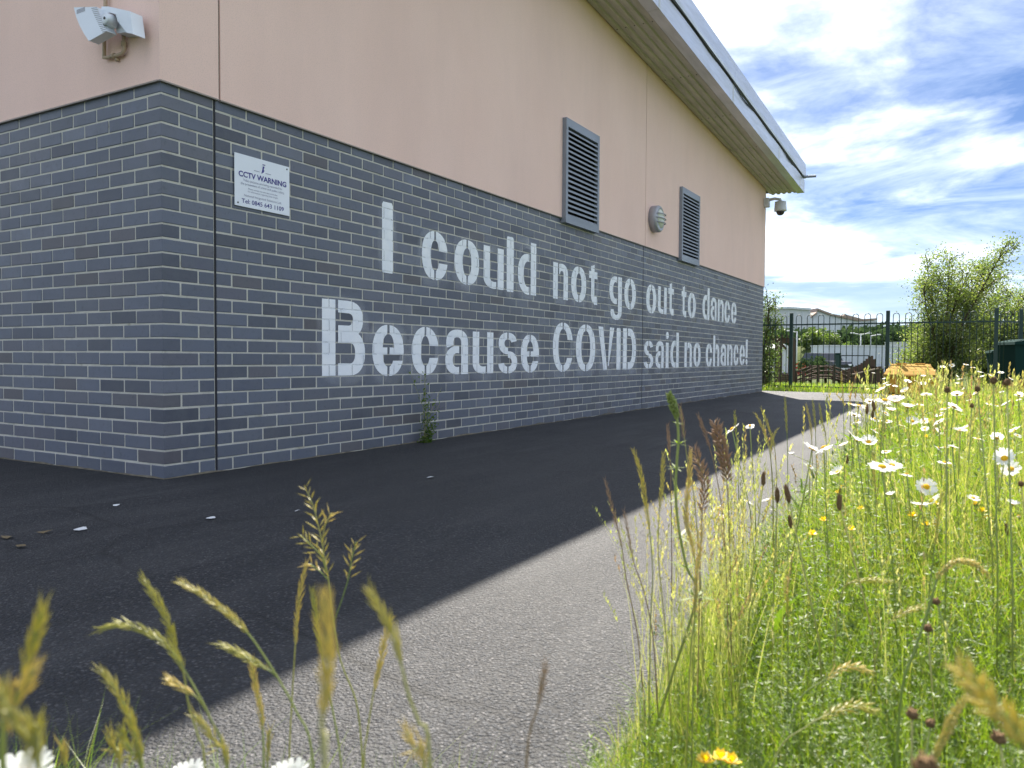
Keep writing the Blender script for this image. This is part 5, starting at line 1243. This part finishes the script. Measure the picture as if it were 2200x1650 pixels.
stalk('grass_stalk', c7([(1410,925),(1330,890),(1250,910),(1130,960),(1050,1010),(900,1150)]), .9, 3, 'drooping yellow panicle low above the broad leaves', None, .007, 460, loose=.7)
stalk('grass_stalk', c7([(1390,720),(1320,690),(1240,700),(1150,760),(1000,900)]), 1.0, 3, 'drooping pale panicle above the other drooping panicle', None, .006, 420, loose=.6)
stalk('grass_stalk', c7([(1660,380),(1580,400),(1500,450),(1440,560),(1400,800)]), 1.15, 2, 'sideways bent straw seed head left of the hooped head', None, .005, 420, loose=.5)
stalk('grass_stalk', c7([(1500,245),(1400,235),(1310,245),(1260,270),(1220,420)]), 1.35, 3, 'nearly level straw seed head left of the bent head', None, .005, 400, loose=.5)
# plantain heads and other dark seed heads
def plantain(name, u, v, D, ln, wd, label, group, cat='plantain', lean=None):
    p = at(u, v, D); r = [p[0]+random.uniform(-.04, .08), p[1]+random.uniform(-.05, .05), 0]
    if not on_meadow(r[0], r[1]): r[0] = edge_x(r[1])+.05
    R_ = empty(name, r, label, cat, group); tp = Vector(p)-Vector(r); b = MB(); b.tube([(0, 0, 0), (tp.x*.25, tp.y*.25, tp.z*.5), tp], [.0016, .0014, .0012], 5); b.obj('stem', M['stem'], R_, True)
    ax = (tp.normalized()+Vector((random.uniform(-.2, .2), random.uniform(-.2, .2), 0))).normalized()
    b = MB(); b.lathe([(wd*.4, -.1*ln), (wd, .15*ln), (wd*1.02, .5*ln), (wd*.8, .8*ln), (wd*.2, ln)], tp-ax*ln*.4, ax, 9)
    for i in range(40):
        t = random.random(); w = random.uniform(0, 6.28); e1 = ax.orthogonal().normalized(); e2 = ax.cross(e1); o = tp-ax*ln*.4+ax*ln*t; d = e1*math.cos(w)+e2*math.sin(w); rr = wd*(1.0 if t < .7 else .7)
        q_ = o+d*rr*.9; s_ = wd*.22; b.add([q_+e1*s_, q_-e1*s_*.5+e2*s_, q_-e1*s_*.5-e2*s_, q_+(d+ax*.6)*s_*2.2], [(0, 1, 3), (1, 2, 3), (2, 0, 3)])
    b.obj('seed_head', M['brown_head'], R_)
for u, v, px in ((1670,1065,32),(1692,1062,36),(1698,1122,26),(1640,1030,28),(1803,1080,34),(1806,1060,20),(1877,872,22),(1875,890,18),(1820,988,18),(1863,880,20),(1986,1180,18),(2040,1140,20),(1983,1082,20),(2163,1140,26),(2095,1120,18)):
    D = min(3.0, .026*F/px); plantain('ribwort_plantain', u, v, D, .026, .0042, 'dark brown ribwort plantain head on a thin stem in the meadow', 'plantain heads')
for u, v, px in ((2035,838,18),(2100,836,17),(2134,818,20),(2163,822,20),(2088,872,12),(1952,1160,12),(2194,1040,16)):
    plantain('knapweed', u, v, min(2.6, .014*F/px), .010, .0046, 'round dark knapweed bud on a stiff stem above the daisies', 'knapweed buds', 'knapweed')
for u, v, D, wd, lab in ((1960,1535,.85,.012,'fluffy brown seed head beside the pale fat grass head'),(1999,1554,.9,.010,'smaller brown seed head next to the fluffy one'),(2145,1586,.75,.012,'round brown seed head under the blurred feathery grass'),(2012,1293,1.2,.011,'ragged brown seed head inside the hooped grass'),(1993,1350,1.1,.012,'ragged brown seed head with pale base below the hoop'),(1990,1648,.45,.013,'big blurred tan seed head at the foot of the pale grass')):
    plantain('seed_head_plant', u, v, D, wd*.8, wd*.46, lab, None, 'seed head')
# yellow trefoil
for u, v, D in ((1515,1638,.95),(1548,1632,.95),(1572,1640,.95),(1800,1060,2.4),(1810,1050,2.5),(1850,1095,2.1),(2010,1085,2.0),(2095,1085,2.0),(2110,1100,1.9),(1960,1110,1.8),(1990,1130,1.8),(2125,1115,1.9),(1745,1150,1.7),(1770,1120,1.9),(1830,1140,1.8),(2080,1075,2.2),(1990,940,3),(1900,1010,2.0)):
    p = at(u, v, D); R_ = empty('birdsfoot_trefoil', (p[0]+.01, p[1], 0), 'small yellow trefoil flower cluster low in the meadow', 'flower', 'yellow trefoils'); tp = Vector((-.01, 0, max(.05, p[2])))
    b = MB(); b.tube([(0, 0, 0), tp*.5+Vector((.01, 0, 0)), tp], .001, 4); b.obj('stem', M['stem'], R_)
    b = MB()
    for i in range(5):
        w = i*1.256+random.uniform(-.3, .3); d = Vector((math.cos(w), math.sin(w), .5)); s_ = Vector((-math.sin(w), math.cos(w), 0))
        for k2, el in ((0, .4), (1, 1.1)):
            dd = Vector((math.cos(w)*math.cos(el), math.sin(w)*math.cos(el), math.sin(el))); b.add([tp, tp+dd*.008+s_*.005, tp+dd*.014, tp+dd*.008-s_*.005], [(0, 1, 2, 3)])
    b.obj('petals', M['yellow_petal'], R_)
# big fresh dock leaf in the foreground
p = at(1622, 1600, 1.05); DK = empty('dock_plant', (p[0], p[1], 0), 'bright green broad dock leaf standing among grass by the kerb', 'plant')
for (w, ln, tilt, wid) in ((math.atan2(FW[1], FW[0])+math.pi, .085, 1.35, .036), (.9, .085, .9, .026), (3.6, .06, .8, .026), (5.0, .07, .7, .026), (1.5, .10, 1.1, .022)):
    b = MB(); d = Vector((math.cos(w), math.sin(w), 0)); s_ = Vector((-math.sin(w), math.cos(w), 0)); vs = []; n = 7
    for i in range(n+1):
        t = i/n; c = d*(ln*t*math.cos(tilt)+.012) + Vector((0, 0, .03+ln*t*math.sin(tilt)-.2*ln*t*t)); ww = wid*math.sin(math.pi*min(1, .12+.88*t)**.8)*.62*(1 if i < n else .1)
        vs += [c-s_*ww+Vector((0, 0, ww*.25)), c, c+s_*ww+Vector((0, 0, ww*.25))]
    fs = [f for i in range(n) for f in ((3*i, 3*i+1, 3*i+4, 3*i+3), (3*i+1, 3*i+2, 3*i+5, 3*i+4))]; b.add(vs, fs)
    o = b.obj('leaf', M['herb'], DK, True); a_ = o.data.attributes.new('rnd', 'FLOAT', 'POINT'); a_.data.foreach_set('value', [.95]*len(vs))
b = MB(); b.tube([(0, 0, 0), (.003, 0, .045)], .003, 5); b.obj('stem', M['stem'], DK)
# whorled plant over the tarmac edge
pix = c5([(335,235),(355,290),(378,370),(385,470),(377,590),(370,740),(385,930),(430,1150),(480,1300)]); D = 1.25
L_ = [at(u, v, D) for u, v in pix]; rt = np.array([edge_x(L_[-1][1])+.03, L_[-1][1], 0]); L_ += [np.array([(L_[-1][0]+rt[0])/2, L_[-1][1], L_[-1][2]*.5]), rt]
CL = empty('cleavers_plant', tuple(rt), 'tall green stalk with whorls of narrow leaves over the tarmac edge', 'plant'); o = Vector(rt); ln = [q_-o for q_ in smooth_line(L_, 4)]
b = MB(); b.tube(ln, .0022, 6); b.obj('stem', M['stem'], CL, True)
for idx, R0 in ((6, .010), (9, .012), (13, .016), (17, .018), (21, .026), (25, .030), (28, .032), (32, .032)):
    c = ln[min(idx, len(ln)-1)]; b = MB(); vs = []
    for k_ in range(8):
        w = 2*math.pi*k_/8; d = Vector((math.cos(w), math.sin(w), random.uniform(-.2, .5))); s_ = Vector((-math.sin(w), math.cos(w), 0)); b.add([c, c+d*R0*.55+s_*R0*.10, c+d*R0, c+d*R0*.55-s_*R0*.10], [(0, 1, 2, 3)])
    q_ = b.obj('leaf_whorl', M['herb'], CL); a_ = q_.data.attributes.new('rnd', 'FLOAT', 'POINT'); a_.data.foreach_set('value', [.7]*len(q_.data.vertices))
b = MB(); head_mesh(b, ln[:9], .010, 900, .7, .007); b.obj('flower_buds', M['stem'], CL)
# weed at the foot of the wall
p = onX(912, 945, .05); WD = empty('wall_weed', (.05, p[1], 0), 'straggly green weed growing at the foot of the brick wall', 'weed')
Pl = []; b = MB()
for i in range(9):
    a = random.uniform(-1.2, 1.2); hh = random.choice((.14, .20, .30, .42, .55)); ln_ = [Vector((0, 0, -.01)), Vector((.02, math.sin(a)*.06, hh*.5)), Vector((.03+random.uniform(0, .04), math.sin(a)*.22*hh/.4, hh))]
    b.tube(ln_, [.003, .002, .001], 4)
    for _ in range(int(30+60*(.6-hh))):
        t = random.random()**1.6; o = ln_[0].lerp(ln_[1], t*2) if t < .5 else ln_[1].lerp(ln_[2], t*2-1); Pl.append(o+Vector((random.gauss(0, .02)+.01, random.gauss(0, .025), random.gauss(0, .015))))
b.obj('stem', M['stem'], WD); P = np.array([q_[:] for q_ in Pl]); P[:, 0] = np.maximum(P[:, 0], -.035); P[:, 2] = np.maximum(P[:, 2], .004)
Vv, Fv = leaf_quads(P, .032, aspect=.4); tag(link('leaves', np_mesh('leaves', Vv, [Fv], M['herb'], {'rnd': np.repeat(rng.uniform(0, .5, len(P)), 4)}), None, WD), kind='stuff')
